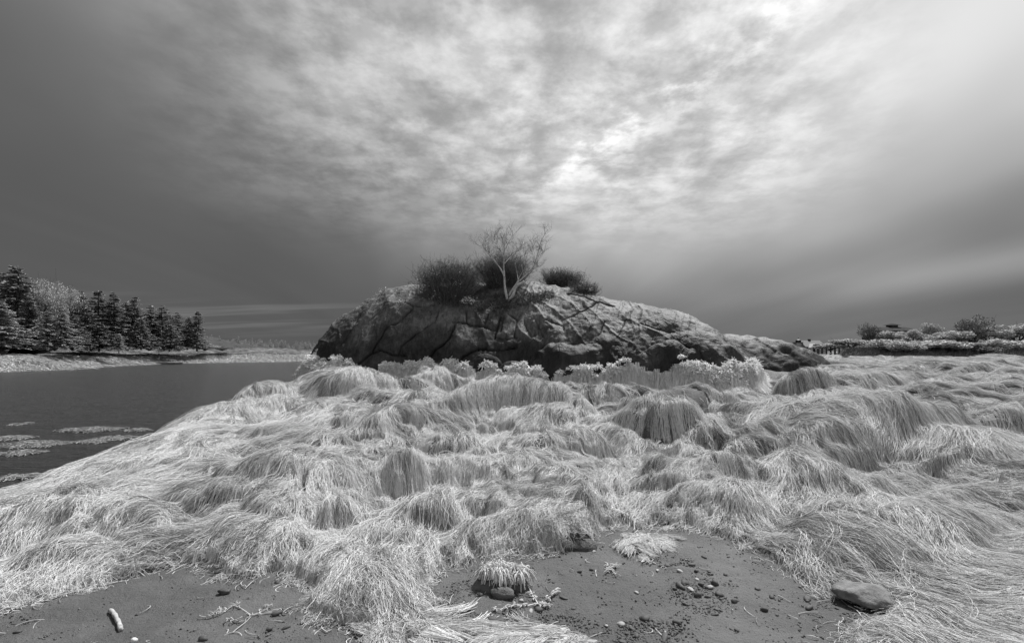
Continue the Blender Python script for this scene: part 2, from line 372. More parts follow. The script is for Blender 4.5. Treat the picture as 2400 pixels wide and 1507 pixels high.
def ledge(x, y):
    """ground under the weed without the named boulders"""
    z = base(x, y)
    p = np.stack([x, y], -1)
    edge_ = np.interp(y, [1, 3, 5, 8, 10, 14, 18, 60], [-5.5, -5.3, -5.0, -5.1, -5.0, -5.5, -7, -7.5])
    amp = sstep(z, -.09, .03) * (1 - .6 * sstep(x - edge_, 1.5, .1)) * (.50 + .50 * sstep(y, 3.7, 5.4)) * (1 - .72 * sstep(y, 11.5, 20))
    s = np.clip(y / 9, .6, 2.2)
    out = sstep(fbm(p * .35, 2, 5), -.35, .3)
    z = z + amp * (-.11 * sstep(y, 4.6, 6.2) + .085 * fbm(p * np.array([.8, 1.25]), 3, 3) + np.maximum(lumps(x, y, 1.2, 11, .10, .62, 1.5) * (.65 + .35 * out), lumps(x + 5, y + 3, .66, 12, .04, .32, 1.5)) + (.6 + .8 * sstep(y, 7.5, 4.5)) * lumps(x + 9, y, .36, 13, .0, .14, 1.4) + .018 * fbm(p * 5, 2, 9))
    z = z - (z - base(x, y)) * .85 * (1 - sstep(x, 6.2, 7.4)) * np.exp(-(np.maximum(rock_yf(x) - .5 - y, 0) / 1.25) ** 2)
    # creases where the weed parts between one rock and the next
    cn = fbm(p * np.array([.75, 1.5]) + .35 * np.stack([fbm(p * 1.1, 2, 91), fbm(p * 1.1 + 7, 2, 92)], -1), 3, 93); cw = .045 + .03 * fbm(p * .6, 2, 94)
    cn2 = fbm(p * np.array([1.7, 2.6]) + 40, 2, 95)
    z = z - amp * sstep(y, 3.2, 4.4) * (.15 * np.exp(-(cn / np.maximum(cw, .02)) ** 2) + .07 * np.exp(-(cn2 / .06) ** 2)) * (1 - sstep(y, 13, 22))
    far = sstep(y, 13, 18)
    z = z + far * lumps(x, y, 2.4, 21, .0, .26, 2.4)
    sm = sandmask(x, y); soft = sm.astype(float)
    if soft.ndim == 2:
        for ax, r in ((0, 17), (1, 17), (0, 17), (1, 17)):
            c = np.cumsum(np.concatenate([np.repeat(np.take(soft, [0], ax), r, ax), soft, np.repeat(np.take(soft, [-1], ax), r + 1, ax)], ax), ax)
            nn = soft.shape[ax]; soft = (np.take(c, range(2 * r, 2 * r + nn), ax) - np.take(c, range(0, nn), ax)) / (2 * r)
        z = np.where(y < 7, z * (1 - .85 * sstep(soft, .02, .5)), z)
    return np.where(sm, np.minimum(z * .15 - .03, -.012), z)
ga = np.linspace(*GRID_A); gl = np.linspace(*GRID_L)
GA, GL = np.meshgrid(ga, gl, indexing='ij'); GY = np.exp(GL); GX = GA * GY
def ztop():
    zl = ledge(GX, GY); own = np.full(zl.shape, -1, np.int16); z = zl.copy()
    for i, b in enumerate(BL):
        sel = (abs(GX - b['cx']) < b['rx'] * 1.9) & (abs(GY - b['cy']) < b['ry'] * 2.1)
        if not sel.any(): continue
        hb = base(GX[sel], GY[sel]) + boulder_h(b, GX[sel], GY[sel]) * (1 + (0 if b['sharp'] else .24) * fbm(np.stack([GX[sel], GY[sel]], -1) * (1.15 / b['rx']), 3, b['seed'] + 9)) + .012 * fbm(np.stack([GX[sel], GY[sel]], -1) * 6, 2, b['seed'])
        zz = z[sel]; oo = own[sel]; up = hb > zz; oo[up] = i
        k = .03 if b['sharp'] else .05 + .10 * b['h']                       # soft seam where weed bridges the join
        h = np.clip(.5 + .5 * (hb - zz) / k, 0, 1); hbm = np.maximum(hb, zz - k); z[sel] = np.where(hb < -4, zz, np.maximum(zz, hbm * h + zz * (1 - h) + k * h * (1 - h))); own[sel] = oo
    return zl, z, own
ZLEDGE, ZTOP, OWN = ztop()
ZROCK = rock_h(GX, GY)
ZALL = np.maximum(ZTOP, ZROCK)
def samp(Z, x, y, nearest=False):
    fa = (x / y - GRID_A[0]) / (GRID_A[1] - GRID_A[0]) * (GRID_A[2] - 1); fl = (np.log(y) - GRID_L[0]) / (GRID_L[1] - GRID_L[0]) * (GRID_L[2] - 1)
    fa = np.clip(fa, 0, GRID_A[2] - 1.001); fl = np.clip(fl, 0, GRID_L[2] - 1.001)
    if nearest: return Z[np.rint(fa).astype(int), np.rint(fl).astype(int)]
    i, j = fa.astype(int), fl.astype(int); fa -= i; fl -= j
    return (Z[i, j] * (1 - fa) + Z[i + 1, j] * fa) * (1 - fl) + (Z[i, j + 1] * (1 - fa) + Z[i + 1, j + 1] * fa) * fl
def bare_line(x):
    """height on the outcrop up to which weed grows"""
    v = np.interp(CU + F * x / 13.2, [700, 800, 860, 960, 1080, 1130, 1200, 1290, 1400, 1500, 1600, 1700, 1790], [850, 858, 876, 862, 860, 870, 876, 884, 866, 860, 868, 876, 850])
    return EYE - (v - HV) / F * (rock_yf(x) + .25) + .10 + .06 * np.sin(x * 5.1) + .05 * np.sin(x * 11.3 + 1)

# the ledge under the weed, one sheet
st_a, st_l = 3, 3
la, ll = ga[::st_a], gl[::st_l]
V = np.stack([GX[::st_a, ::st_l], GY[::st_a, ::st_l], ZLEDGE[::st_a, ::st_l]], -1).reshape(-1, 3)
tag(mesh_obj('ground', V, grid_faces(len(la), len(ll)), M['mat']), 'uneven rock ledge under the seaweed', kind='structure')

# sand sheet
def build_sand():
    m, n = material('dark_sand'); t = n.new('ShaderNodeTexCoord'); o = t.outputs['Object']
    big = n.noise(o, 1.1, 5, .6); fine = n.noise(o, 120, 4, .7); mid = n.noise(o, 14, 6, .65)
    wet = n.maprange(big, .42, .62)
    col = n.math('ADD', n.mix(wet, .070, .105), n.math('MULTIPLY', n.math('SUBTRACT', fine, .5), .05))
    col = n.math('ADD', col, n.math('MULTIPLY', n.math('SUBTRACT', mid, .5), .035))
    spk = n.maprange(n.noise(o, 210, 2, .5), .70, .76, 0, .22)
    col = n.math('ADD', col, spk)
    hgt = n.math('ADD', n.math('MULTIPLY', mid, .6), n.math('ADD', n.math('MULTIPLY', fine, .3), n.math('MULTIPLY', n.noise(o, 45, 5, .7), .5)))
    finish(n, col, .6, hgt, .8, .035, .4)
    xs = np.linspace(-6.5, 6.5, 330); ys = np.linspace(1.1, 6.2, 200); X, Y = np.meshgrid(xs, ys, indexing='ij'); p = np.stack([X, Y], -1)
    Z = .004 + .018 * fbm(p * 1.3, 3, 40) + .005 * fbm(p * 7, 3, 44) + .0035 * fbm(p * 24, 2, 45)
    Z = np.where(Y > 5.2, Z - (Y - 5.2) * .15, Z) - sstep(np.abs(X), 4.6, 6.2) * .35
    tag(mesh_obj('sand', np.stack([X, Y, Z], -1).reshape(-1, 3), grid_faces(len(xs), len(ys)), m), 'dark damp sand in the foreground', kind='structure')
    return lambda x, y: .004 + .018 * fbm(np.stack([x, y], -1) * 1.3, 3, 40)
sand_z = build_sand()

# boulders: closed rock bodies
ROOTS = []
for b in BL:
    na, nr = 40, 14
    ang = np.linspace(0, 2 * math.pi, na, endpoint=False); rr = np.linspace(0.0, 1, nr) ** .7
    wob = np.full(na, .3); grow = np.ones(na, bool)                  # walk out to this boulder's own rim
    for _ in range(90):
        t_ = wob + .02; rim = boulder_r(b, b['cx'] + b['rx'] * np.cos(ang) * t_, b['cy'] + b['ry'] * np.sin(ang) * t_); grow &= rim < .985; wob = np.where(grow, t_, wob)
    rr2 = rr
    X = b['cx'] + b['rx'] * np.cos(ang)[:, None] * rr2 * wob[:, None]; Y = b['cy'] + b['ry'] * np.sin(ang)[:, None] * rr2 * wob[:, None]
    Z = base(X, Y) + np.maximum(boulder_h(b, X, Y), 0) * (.9 + (0 if b['sharp'] else .20) * fbm(np.stack([X, Y], -1) * (1.15 / b['rx']), 3, b['seed'] + 9)) + .03 * b['h'] * fbm(np.stack([X, Y], -1) * 5, 3, b['seed']) - .02
    Z = np.concatenate([Z, Z[:, -1:] - .35], 1); X = np.concatenate([X, X[:, -1:]], 1); Y = np.concatenate([Y, Y[:, -1:]], 1)
    root = empty('boulder', (b['cx'], b['cy'], float(base(np.array([b['cx']]), np.array([b['cy']]))[0])))
    tag(root, b['label'], 'boulder', 'seaweed-covered boulders on the shore')
    o = mesh_obj('rock', np.stack([X, Y, Z], -1).reshape(-1, 3), grid_faces(na, nr + 1, True), M['wetrock'] if b['bare'] >= .2 else M['mat']); rel(o, root)
    ROOTS.append(root)

# ---------------------------------------------------------------- seaweed
FLOW = np.array([  # column, row, direction across and down the photo
 (60,1250,-.8,.6),(300,1350,-.8,.6),(120,1080,-.9,.5),(400,1060,-.9,.45),(450,985,-.8,.6),(300,1200,-.7,.7),(600,1000,-.5,.6),(620,930,-.1,1),(760,920,-.3,1),(620,1130,-.5,.9),(700,1250,-.6,.8),
 (900,1100,-.3,1),(900,980,.3,1),(1000,1040,.2,1),(1120,930,.1,1),(1250,900,.4,1),(1250,1060,.8,.6),(1100,1090,.7,.6),(1000,1220,-.2,1),(1200,1230,-.85,.4),(1300,1170,-.7,.6),(880,1330,-.7,.8),(1000,1290,-.8,.5),
 (900,1440,-.4,1),(1400,1040,.5,.9),(1450,1150,-.4,.9),(1550,1000,.8,.5),(1700,1120,.35,1),(1800,1280,.6,.9),(1600,1200,-.2,1),(2000,1100,.75,.7),(1950,1010,-.2,1),(1830,1010,-.7,.7),(2200,1250,.85,.55),(2300,1000,.9,.35),(2350,1150,.85,.5),
 (2200,1400,.8,.7),(2350,1480,.8,.5),(2100,900,.9,.15),(1600,950,.9,.25),(1450,920,.3,1),(1900,880,.3,1),(2300,870,.9,.1),(2050,960,.9,.2)])
def flow_dir(x, y, jit=None):
    z = np.where(y < 13.5, .1 * (y - 4), .95); z = np.maximum(z, 0)
    u = CU + F * x / y; v = HV + F * (EYE - z) / y
    d2 = (u[:, None] - FLOW[:, 0]) ** 2 + ((v[:, None] - FLOW[:, 1]) * 1.6) ** 2 + 900
    wgt = 1 / d2 ** 1.5; wgt /= wgt.sum(1, keepdims=True)
    du = wgt @ FLOW[:, 2]; dv = wgt @ FLOW[:, 3]
    d = np.stack([du, -dv * y * .52], -1); d /= np.linalg.norm(d, axis=1, keepdims=True) + 1e-9
    # a slow swirl so that locks cross one another
    a = 1.15 * fbm(np.stack([x * 1.3, y * 1.0], -1), 3, 60)
    if jit is not None: a = a + jit
    ca, sa = np.cos(a), np.sin(a)
    return np.stack([d[:, 0] * ca - d[:, 1] * sa, d[:, 0] * sa + d[:, 1] * ca], -1)
def trace(x, y, step, n, Z, kg=1.0, kf=.55):
    jit = rng.normal(0, .22, len(x)) + (rng.random(len(x)) < .2) * rng.normal(0, .9, len(x))
    X = [x]; Y = [y]; prev = flow_dir(x, y, jit); e = .05 + .006 * y
    for i in range(n - 1):
        gx = (samp(Z, x + e, y) - samp(Z, x - e, y)) / (2 * e); gy = (samp(Z, x, y + e) - samp(Z, x, y - e)) / (2 * e)
        g = -np.stack([gx, gy], -1); gm = np.linalg.norm(g, axis=1, keepdims=True); g = g / (gm + 1e-6) * np.minimum(gm, 1.6)
        f = flow_dir(x, y, jit)
        d = kg * 1.5 * g + kf * f + 1.1 * prev; d /= np.linalg.norm(d, axis=1, keepdims=True) + 1e-9
        sl = -np.sum(-g * d, 1)                       # slope down along d
        sl = np.clip(sl, 0, 4.0); hs = step / np.sqrt(1 + sl ** 2)
        x = x + d[:, 0] * hs; y = np.clip(y + d[:, 1] * hs, 1.3, 60); prev = d
        X.append(x); Y.append(y)
    return np.stack(X, 1), np.stack(Y, 1)
def drape(X, Y, Z, lift, fall=3.4):
    z = samp(Z, X, Y) + lift
    for k in range(1, X.shape[1]):
        hs = np.hypot(X[:, k] - X[:, k - 1], Y[:, k] - Y[:, k - 1])
        z[:, k] = np.maximum(z[:, k], z[:, k - 1] - fall * hs - .004)
    return z
def covered(x, y, r01):
    """does weed root here"""
    z = samp(ZALL, x, y); zr = rock_h(x, y); on_rock = zr >= samp(ZTOP, x, y)
    ok = (z > -.22) & ~sandmask(x, y)
    ok &= ~(on_rock & (z > bare_line(x)))
    ok &= ~((zr > -5) & (y > rock_yf(x) + 1.2))
    ok &= ~((y > 13.5) & (x < rock_yf(x) * 0 + 3.0))
    ok &= ~((x > 3) & (x < 9.6) & (y > 13.3) & (y < 26) & (x / y < .60))
    return ok & (y < 47)
own_of = lambda x, y: samp(OWN, x, y, True)
NG = 30000
def roots(n):
    u = rng.uniform(-330, 2730, n); v = np.concatenate([rng.uniform(866, 1640, n - n // 6 - n // 4), rng.uniform(1120, 1600, n // 4), rng.uniform(839, 880, n // 6)])
    y = np.where(v > 871, 2400 / np.maximum(v - 700, 1), 780 / np.maximum(v - 820, 1))
    y = y + rng.normal(0, .02, n) * y; x = (u - CU) / F * y
    return x, y
gx_, gy_ = roots(NG); ok = covered(gx_, gy_, None); gx_, gy_ = gx_[ok], gy_[ok]
ob = own_of(gx_, gy_); bare = np.array([b['bare'] for b in BL] + [0.])[ob]
front = np.array([b['cy'] for b in BL] + [0.])[ob] - gy_ > -.15 * np.array([b['ry'] for b in BL] + [1.])[ob]
zz = samp(ZALL, gx_, gy_)
thin = fbm(np.stack([gx_ * .9, gy_ * .9], -1), 2, 77)
cr_ = (samp(ZALL, gx_ + .09, gy_) + samp(ZALL, gx_ - .09, gy_) + samp(ZALL, gx_, gy_ + .09) + samp(ZALL, gx_, gy_ - .09)) / 4 - samp(ZALL, gx_, gy_)
e_ = .06 + .01 * gy_
slope_f = (samp(ZALL, gx_, gy_ + e_) - samp(ZALL, gx_, gy_ - e_)) / (2 * e_)                # steep sides turned to the viewer hold less weed, in patches
patch = fbm(np.stack([gx_ * 1.7, gy_ * 1.7], -1), 2, 79)
hb_ = .10 + .012 * gy_; hollow = sum(samp(ZALL, gx_ + hb_ * 2.2 * math.cos(a_), gy_ + hb_ * 2.2 * math.sin(a_)) for a_ in np.arange(8) * math.pi / 4) / 8 - samp(ZALL, gx_, gy_)
keep = ~((cr_ > .012) & (gy_ < 9)) & ~((hollow > .010) & (rng.random(len(gx_)) < .93)) & ~((slope_f > .5) & (patch > .0) & (rng.random(len(gx_)) < .85)) & ~((bare > 0) & front & (rng.random(len(gx_)) < bare)) & ~((thin < -.55) & (rng.random(len(gx_)) < .6))
gx_, gy_ = gx_[keep], gy_[keep]
# the draped boulders carry extra locks over crown and face
ex, ey = [], []
for i, (b, q) in enumerate(zip(BL, BOULDERS)):
    n = int((q[1] - q[0]) * (q[3] - q[2] + 18) / 52 * (1 - .93 * b['bare'])); n = min(n, 420)
    a = rng.uniform(0, 2 * math.pi, n); a = np.where(rng.random(n) < .55, -np.abs(a - math.pi), a); r = np.sqrt(rng.uniform(.02, .95, n))
    x = b['cx'] + b['rx'] * np.cos(a) * r; y = b['cy'] + b['ry'] * np.sin(a) * r
    k = own_of(x, y) == i; ex.append(x[k]); ey.append(y[k])
ex = np.concatenate(ex); ey = np.concatenate(ey); k = covered(ex, ey, None); gx_ = np.concatenate([gx_, ex[k]]); gy_ = np.concatenate([gy_, ey[k]])
K = 12
def make_locks(gx, gy, nch, Llo, Lhi, Z, Rk=(.04, .15), kg=1.0, kf=.55, lift=(.0, .022), rad=1.0, conv=.3, wob=.020, K=K):
    n = len(gx); L = rng.uniform(Llo, Lhi, n) * (1 + .02 * gy) * np.interp(gy, [2.5, 4, 6.5], [.6, .72, 1.0]) * np.interp(CU + F * gx / gy, [1500, 1850, 2500], [1.0, 1.45, 1.6])
    X, Y = trace(gx, gy, L / (K - 1), K, Z, kg, kf)
    near = np.where(gy < 6.5)[0]                                     # weed stops a little way out on the sand
    if len(near):
        hit = sandmask(X[near], Y[near]); first = np.where(hit.any(1), hit.argmax(1) + rng.uniform(-1.2, .9, len(near)), K - 1.0); first = np.maximum(first, 1.5)
        q = np.minimum(first, K - 1)[:, None] * np.linspace(0, 1, K)[None]; i0 = np.minimum(q.astype(int), K - 2); fq = q - i0; r0 = near[:, None]
        X[near], Y[near] = X[r0, i0] * (1 - fq) + X[r0, i0 + 1] * fq, Y[r0, i0] * (1 - fq) + Y[r0, i0 + 1] * fq
    sc = 1 + .035 * gy
    Rr = rng.uniform(*Rk, n) * sc
    t = np.linspace(0, 1, K)
    th = rng.uniform(0, 2 * math.pi, (n, nch)); rr = np.sqrt(rng.random((n, nch)))
    tx, ty = np.gradient(X, axis=1), np.gradient(Y, axis=1); tl = np.hypot(tx, ty) + 1e-6; nx, ny = -ty / tl, tx / tl
    off = (np.cos(th) * rr)[:, :, None] * Rr[:, None, None] * (1 - conv * np.sin(math.pi * np.minimum(t * .75 + .12, 1)))[None, None]
    ph = rng.uniform(0, 6.28, (n, nch, 1)); fr = rng.uniform(5, 19, (n, nch, 1))
    off = off + wob * sc[:, None, None] * np.sin(fr * t + ph) * (.3 + t)
    al = rng.uniform(-.14, .14, (n, nch, 1)) * L[:, None, None]             # slip along the lock
    CX = X[:, None] + nx[:, None] * off + tx[:, None] / tl[:, None] * al; CY = Y[:, None] + ny[:, None] * off + ty[:, None] / tl[:, None] * al
    hl = rng.uniform(*lift, (n, 1, 1)) * sc[:, None, None]
    body = (1 - rr ** 2)[:, :, None] * Rr[:, None, None] * .5 * np.sin(th)[:, :, None] ** 2
    lf = .006 + hl * (1 - .8 * t ** 3)[None, None] * np.sin(np.minimum(t * 2.2 + .25, 1.571))[None, None] + body + .010 * rng.random((n, nch, 1)) + .010 * np.sin(fr * .8 * t + ph * 2) * t
    CX = CX.reshape(-1, K); CY = np.clip(CY.reshape(-1, K), 1.2, 61); lf = lf.reshape(-1, K)
    CZ = drape(CX, CY, Z, np.maximum(lf, .004))
    yy = np.repeat(gy, nch)
    r = rad * (.0007 + .00013 * yy) * rng.uniform(.65, 1.35, len(yy))
    RAD = r[:, None] * (1 - .45 * t ** 2)[None]
    RAD = RAD * (1 + np.where(yy < 5, .38, .1)[:, None] * rng.uniform(-1, 1.3, RAD.shape))
    lock = np.where(rng.random(n) < .2 + .22 * sstep(fbm(np.stack([gx * 1.6, gy * 1.6], -1), 3, 97), -.1, .5), rng.uniform(.2, .55, n), rng.uniform(.84, 1.0, n))            # old dark fronds among the pale ones
    return np.stack([CX, CY, CZ], -1), RAD, np.repeat(own_of(gx, gy), nch), np.repeat(lock, nch)
SEA_P, SEA_R, SEA_O, SEA_S = make_locks(gx_, gy_, 22, .38, .95, ZALL, kg=.72, kf=.95)
# short bright curled tips over the nearer weed
def make_tips(n, ymax):
    u = rng.uniform(-300, 2700, n); v = rng.uniform(905, 1640, n); y = 2400 / (v - 700); x = (u - CU) / F * y
    den = sstep(fbm(np.stack([x * 1.1, y * 1.1], -1), 3, 88), -.15, .45)
    near = np.interp(CU + F * x / y, [0, 500, 1000, 1500, 2000, 2400], [.4, .7, 1, 1, .5, .3])
    ob = own_of(x, y); bare = np.array([b['bare'] for b in BL] + [0.])[ob]
    ok = covered(x, y, None) & (rng.random(n) < den * near) & (bare < .3); x, y = x[ok], y[ok]; n = len(x); K = 6
    t = np.linspace(0, 1, K); f = flow_dir(x, y); a0 = np.arctan2(f[:, 1], f[:, 0]) + rng.normal(0, .6, n); cu = rng.normal(0, 1.1, n)
    L = rng.uniform(.04, .10, n) * (1 + .03 * y); ang = a0[:, None] + cu[:, None] * t; ds = L[:, None] / (K - 1)
    X = x[:, None] + np.cumsum(np.cos(ang) * ds, 1); Y = y[:, None] + np.cumsum(np.sin(ang) * ds, 1)
    up = rng.uniform(.0, .04, n)[:, None] * (1 + .03 * y[:, None])
    Zz = drape(X, Y, ZALL, .010 + rng.uniform(.004, .026, n)[:, None] + up * .45 * np.sin(t * 2.6)[None])
    r = (.0012 + .00022 * y) * rng.uniform(.8, 1.3, n)
    return np.stack([X, Y, Zz], -1), r[:, None] * (1 - .35 * t ** 2)[None], own_of(x, y)
TP, TR, TO = make_tips(100000, 11)
# hang the weed on its owners: one part for every boulder, the rest one mass on the ledge
for i, b in enumerate(BL):
    s = SEA_O == i
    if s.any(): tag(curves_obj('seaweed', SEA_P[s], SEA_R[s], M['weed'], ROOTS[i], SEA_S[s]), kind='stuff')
    s = TO == i
    if s.any(): tag(curves_obj('seaweed_tips', TP[s], TR[s], M['tips'], ROOTS[i]), kind='stuff')
s = SEA_O < 0
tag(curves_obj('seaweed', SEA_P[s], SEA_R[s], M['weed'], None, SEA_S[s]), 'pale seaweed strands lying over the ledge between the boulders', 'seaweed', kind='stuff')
s = TO < 0
tag(curves_obj('seaweed_tips', TP[s], TR[s], M['tips']), 'short bright curled seaweed tips scattered over the ledge', 'seaweed', kind='stuff')
print('strands', len(SEA_P), 'tips', len(TP))

# ---------------------------------------------------------------- the granite outcrop
CRACKS = [np.array(c, float) for c in (
 [(969,725),(945,749),(934,760),(917,763),(903,777),(889,798),(871,828),(838,854)],
 [(1064,760),(1062,772),(1053,793),(1036,809),(1015,826),(1006,840)],
 [(1060,753),(1092,758),(1127,763),(1158,772)], [(1090,725),(1093,739),(1092,756)], [(1172,739),(1167,758),(1160,781),(1159,793)],
 [(1188,730),(1211,744),(1209,767),(1204,791)], [(940,712),(957,718),(973,723),(992,724),(1015,719)],
 [(1027,737),(1020,753),(999,767),(983,781),(962,798),(943,814),(936,830)], [(865,832),(875,828),(894,823),(922,833),(950,834)],
 [(1179,737),(1172,777)], [(1144,737),(1134,763)], [(1228,749),(1245,790)], [(1256,751),(1272,790)], [(1140,818),(1118,823),(1099,833),(1082,842)],
 [(1123,821),(1151,823),(1172,821),(1207,815)], [(1279,750),(1321,765),(1321,786)], [(1315,750),(1348,738),(1372,726),(1396,711)],
 [(1417,750),(1408,780),(1402,789)], [(1573,801),(1600,810),(1639,828),(1654,852)], [(1468,735),(1462,759),(1447,789)],
 [(845,742),(830,768),(812,790),(800,812)], [(905,715),(880,740),(868,752)], [(1160,791),(1190,797),(1215,790)], [(1330,690),(1380,705),(1440,722)], [(1500,760),(1540,775),(1580,778)])]
WIDTH = [3.2, 3.6, 3.4, 2.4, 3.0, 2.6, 2.6, 2.6, 3.0, 1.8, 1.6, 1.5, 1.5, 4.0, 3.2, 1.8, 2.2, 2.2, 3.4, 1.8, 2.4, 1.8, 1.8, 2.0, 2.2]
def seg_dist(u, v, poly):
    d = np.full(u.shape, 1e9)
    for (x1, y1), (x2, y2) in zip(poly[:-1], poly[1:]):
        L = (x2 - x1) ** 2 + (y2 - y1) ** 2; t = np.clip(((u - x1) * (x2 - x1) + (v - y1) * (y2 - y1)) / L, 0, 1)
        d = np.minimum(d, np.hypot(u - x1 - t * (x2 - x1), v - y1 - t * (y2 - y1)))
    return d
def rock_material():
    m, n = material('granite'); t = n.new('ShaderNodeTexCoord'); o = t.outputs['Object']
    mp = n.new('ShaderNodeMapping'); n.l.new(o, mp.inputs[0]); mp.inputs['Rotation'].default_value = (0, R(28), 0); mp.inputs['Scale'].default_value = (2.6, 1.2, .55)
    band = n.noise(mp.outputs[0], 2.2, 9, .66, .5); blot = n.noise(o, .9, 7, .6); fine = n.noise(o, 26, 6, .7); mid = n.noise(o, 6, 8, .68)
    col = n.mix(n.maprange(blot, .40, .62), .06, .20)
    col = n.math('ADD', col, n.math('MULTIPLY', n.maprange(band, .54, .72), .10))
    col = n.math('MULTIPLY', col, n.maprange(mid, .25, .75, .65, 1.35, 'LINEAR'))
    col = n.math('MULTIPLY', col, n.maprange(fine, .3, .7, .75, 1.25, 'LINEAR'))
    lich = n.maprange(n.noise(o, 3.2, 6, .75), .60, .70)
    col = n.math('ADD', col, n.math('MULTIPLY', lich, .04))
    sp = n.new('ShaderNodeSeparateXYZ'); n.l.new(o, sp.inputs[0])           # black tidal stain along the foot, with its own ragged edge
    zz = n.math('ADD', sp.outputs[2], n.math('MULTIPLY', n.math('SUBTRACT', n.noise(o, .8, 5, .6), .5), 1.0))
    stain = n.maprange(zz, 1.5, 2.1, .34, 1.0)
    col = n.math('MULTIPLY', n.math('MULTIPLY', col, stain), .6)
    vo = n.new('ShaderNodeTexVoronoi', feature='DISTANCE_TO_EDGE'); wn = n.new('ShaderNodeTexNoise'); n.put(wn.inputs['Vector'], o); wn.inputs['Scale'].default_value = 1.4; wn.inputs['Detail'].default_value = 6
    ws = n.new('ShaderNodeVectorMath', operation='SCALE'); n.put(ws.inputs[0], wn.outputs[1]); ws.inputs['Scale'].default_value = .9; mp2 = n.new('ShaderNodeMapping'); n.put(mp2.inputs[0], n.vec('ADD', o, ws.outputs[0])); mp2.inputs['Rotation'].default_value = (0, R(32), 0); mp2.inputs['Scale'].default_value = (1.7, 1, .75)
    n.put(vo.inputs['Vector'], mp2.outputs[0]); vo.inputs['Scale'].default_value = 1.5
    crk = n.maprange(vo.outputs['Distance'], .0, .035); col = n.math('MULTIPLY', col, n.maprange(crk, 0, 1, .75, 1.0, 'LINEAR'))
    mp3 = n.new('ShaderNodeMapping'); n.l.new(o, mp3.inputs[0]); mp3.inputs['Rotation'].default_value = (0, R(38), 0); mp3.inputs['Scale'].default_value = (5.5, 2.5, .5)
    gn = n.noise(mp3.outputs[0], 3.0, 8, .7, .4); col = n.math('MULTIPLY', col, n.maprange(gn, .32, .68, .55, 1.5, 'LINEAR'))
    band = n.math('ADD', band, n.math('ADD', n.math('MULTIPLY', crk, .55), n.math('MULTIPLY', gn, .7)))
    hg = n.math('ADD', n.math('MULTIPLY', mid, .6), n.math('ADD', n.math('MULTIPLY', band, .5), n.math('MULTIPLY', fine, .25)))
    finish(n, col, .65, hg, .9, .032, .35); return m
M['granite'] = rock_material()
def normals(Pp):
    du = np.gradient(Pp, axis=0); dv = np.gradient(Pp, axis=1); n = np.cross(du, dv); return n / (np.linalg.norm(n, axis=2, keepdims=True) + 1e-9)
def build_outcrop():
    nx, nt = 640, 250
    x = np.linspace(-6.5, 6.7, nx)[:, None]; q = np.linspace(0, 1, nt)[None] 
    th = np.where(q < .8, q / .8 * .5, .5 + (q - .8) / .2 * .5) * math.pi
    yf, yc, z1 = rock_yf(x), rock_yc(x), rock_zc(x)
    c = np.cos(th); yb = yc - yf
    Y = yc - np.where(c > 0, yb, yb + 1.2) * np.sign(c) * np.abs(c) ** .95
    Z = ROCK_ZB + (z1 - ROCK_ZB) * np.abs(np.sin(th)) ** 1.06; X = x + 0 * Z
    Pp = np.stack([X, Y, Z], -1); N = normals(Pp); N *= np.where((N[:, :, 1:2] > 0) & (th[:, :, None] < .4 * math.pi), -1, 1)
    if N[nx // 2, nt // 3, 1] > 0: N = -N
    u = CU + F * X / Y; v = HV - F * (Z - EYE) / Y
    flat = Pp.reshape(-1, 3)
    d = .09 * fbm(flat * .5, 2, 201).reshape(X.shape) + .045 * fbm(flat * 1.5, 3, 205).reshape(X.shape)
    # sheeting: inclined layers of unequal hardness
    lay = flat @ np.array([.85, .2, .55]); r = 1 - np.abs(vnoise(np.stack([lay * 3.2 + .6 * fbm(flat * .9, 2, 210), flat[:, 0] * .35, flat[:, 2] * .3], -1), 211))
    d += .035 * (r.reshape(X.shape) ** 4 - .3)
    lay2 = flat @ np.array([.75, .1, -.62]); r2 = 1 - np.abs(vnoise(np.stack([lay2 * 6.5 + .8 * fbm(flat * 1.1, 2, 214), flat[:, 0] * .5, flat[:, 2] * .5], -1), 215)); d += .028 * (r2.reshape(X.shape) ** 5 - .2)
    d += .014 * fbm(flat * 5.5, 3, 220).reshape(X.shape) + .007 * fbm(flat * 16, 2, 225).reshape(X.shape)
    # joints that cut the face into blocks, each block swelling between its joints
    wu = u + 1.5 * fbm(flat * 2.6, 3, 230).reshape(X.shape); wv = v + 1.5 * fbm(flat * 2.6, 3, 231).reshape(X.shape)
    dm = np.full(X.shape, 1e9); cut = np.zeros(X.shape)
    for ci, (cr, wd) in enumerate(zip(CRACKS, WIDTH)):
        wd = wd * (.62 if ci in (15, 16, 17, 19, 23, 24) else .9)
        ds = seg_dist(wu, wv, cr); dm = np.minimum(dm, ds); cut = np.maximum(cut, np.exp(-(ds / (wd * .5)) ** 2) * wd * .055)
    fr = (th < .52 * math.pi)
    d += np.where(fr, .035 * (np.minimum(dm, 12) / 12) ** .7 - cut, 0)
    dk = np.minimum(1, np.abs(np.sin(th)) * 4)
    Pp = Pp + N * (d * dk)[:, :, None]
    return mesh_obj('granite_outcrop', Pp.reshape(-1, 3), grid_faces(nx, nt), M['granite'])
outcrop = tag(build_outcrop(), 'great dome of dark jointed granite rising above the seaweed, shrubs on its top', 'rock')
def ray_rock(u, v):
    ys = np.linspace(10.5, 20, 1200); x = (u - CU) / F * ys; z = EYE - (v - HV) / F * ys; h = rock_h(x, ys)
    k = np.argmax(h > z); return np.array([x[k], ys[k], h[k]])
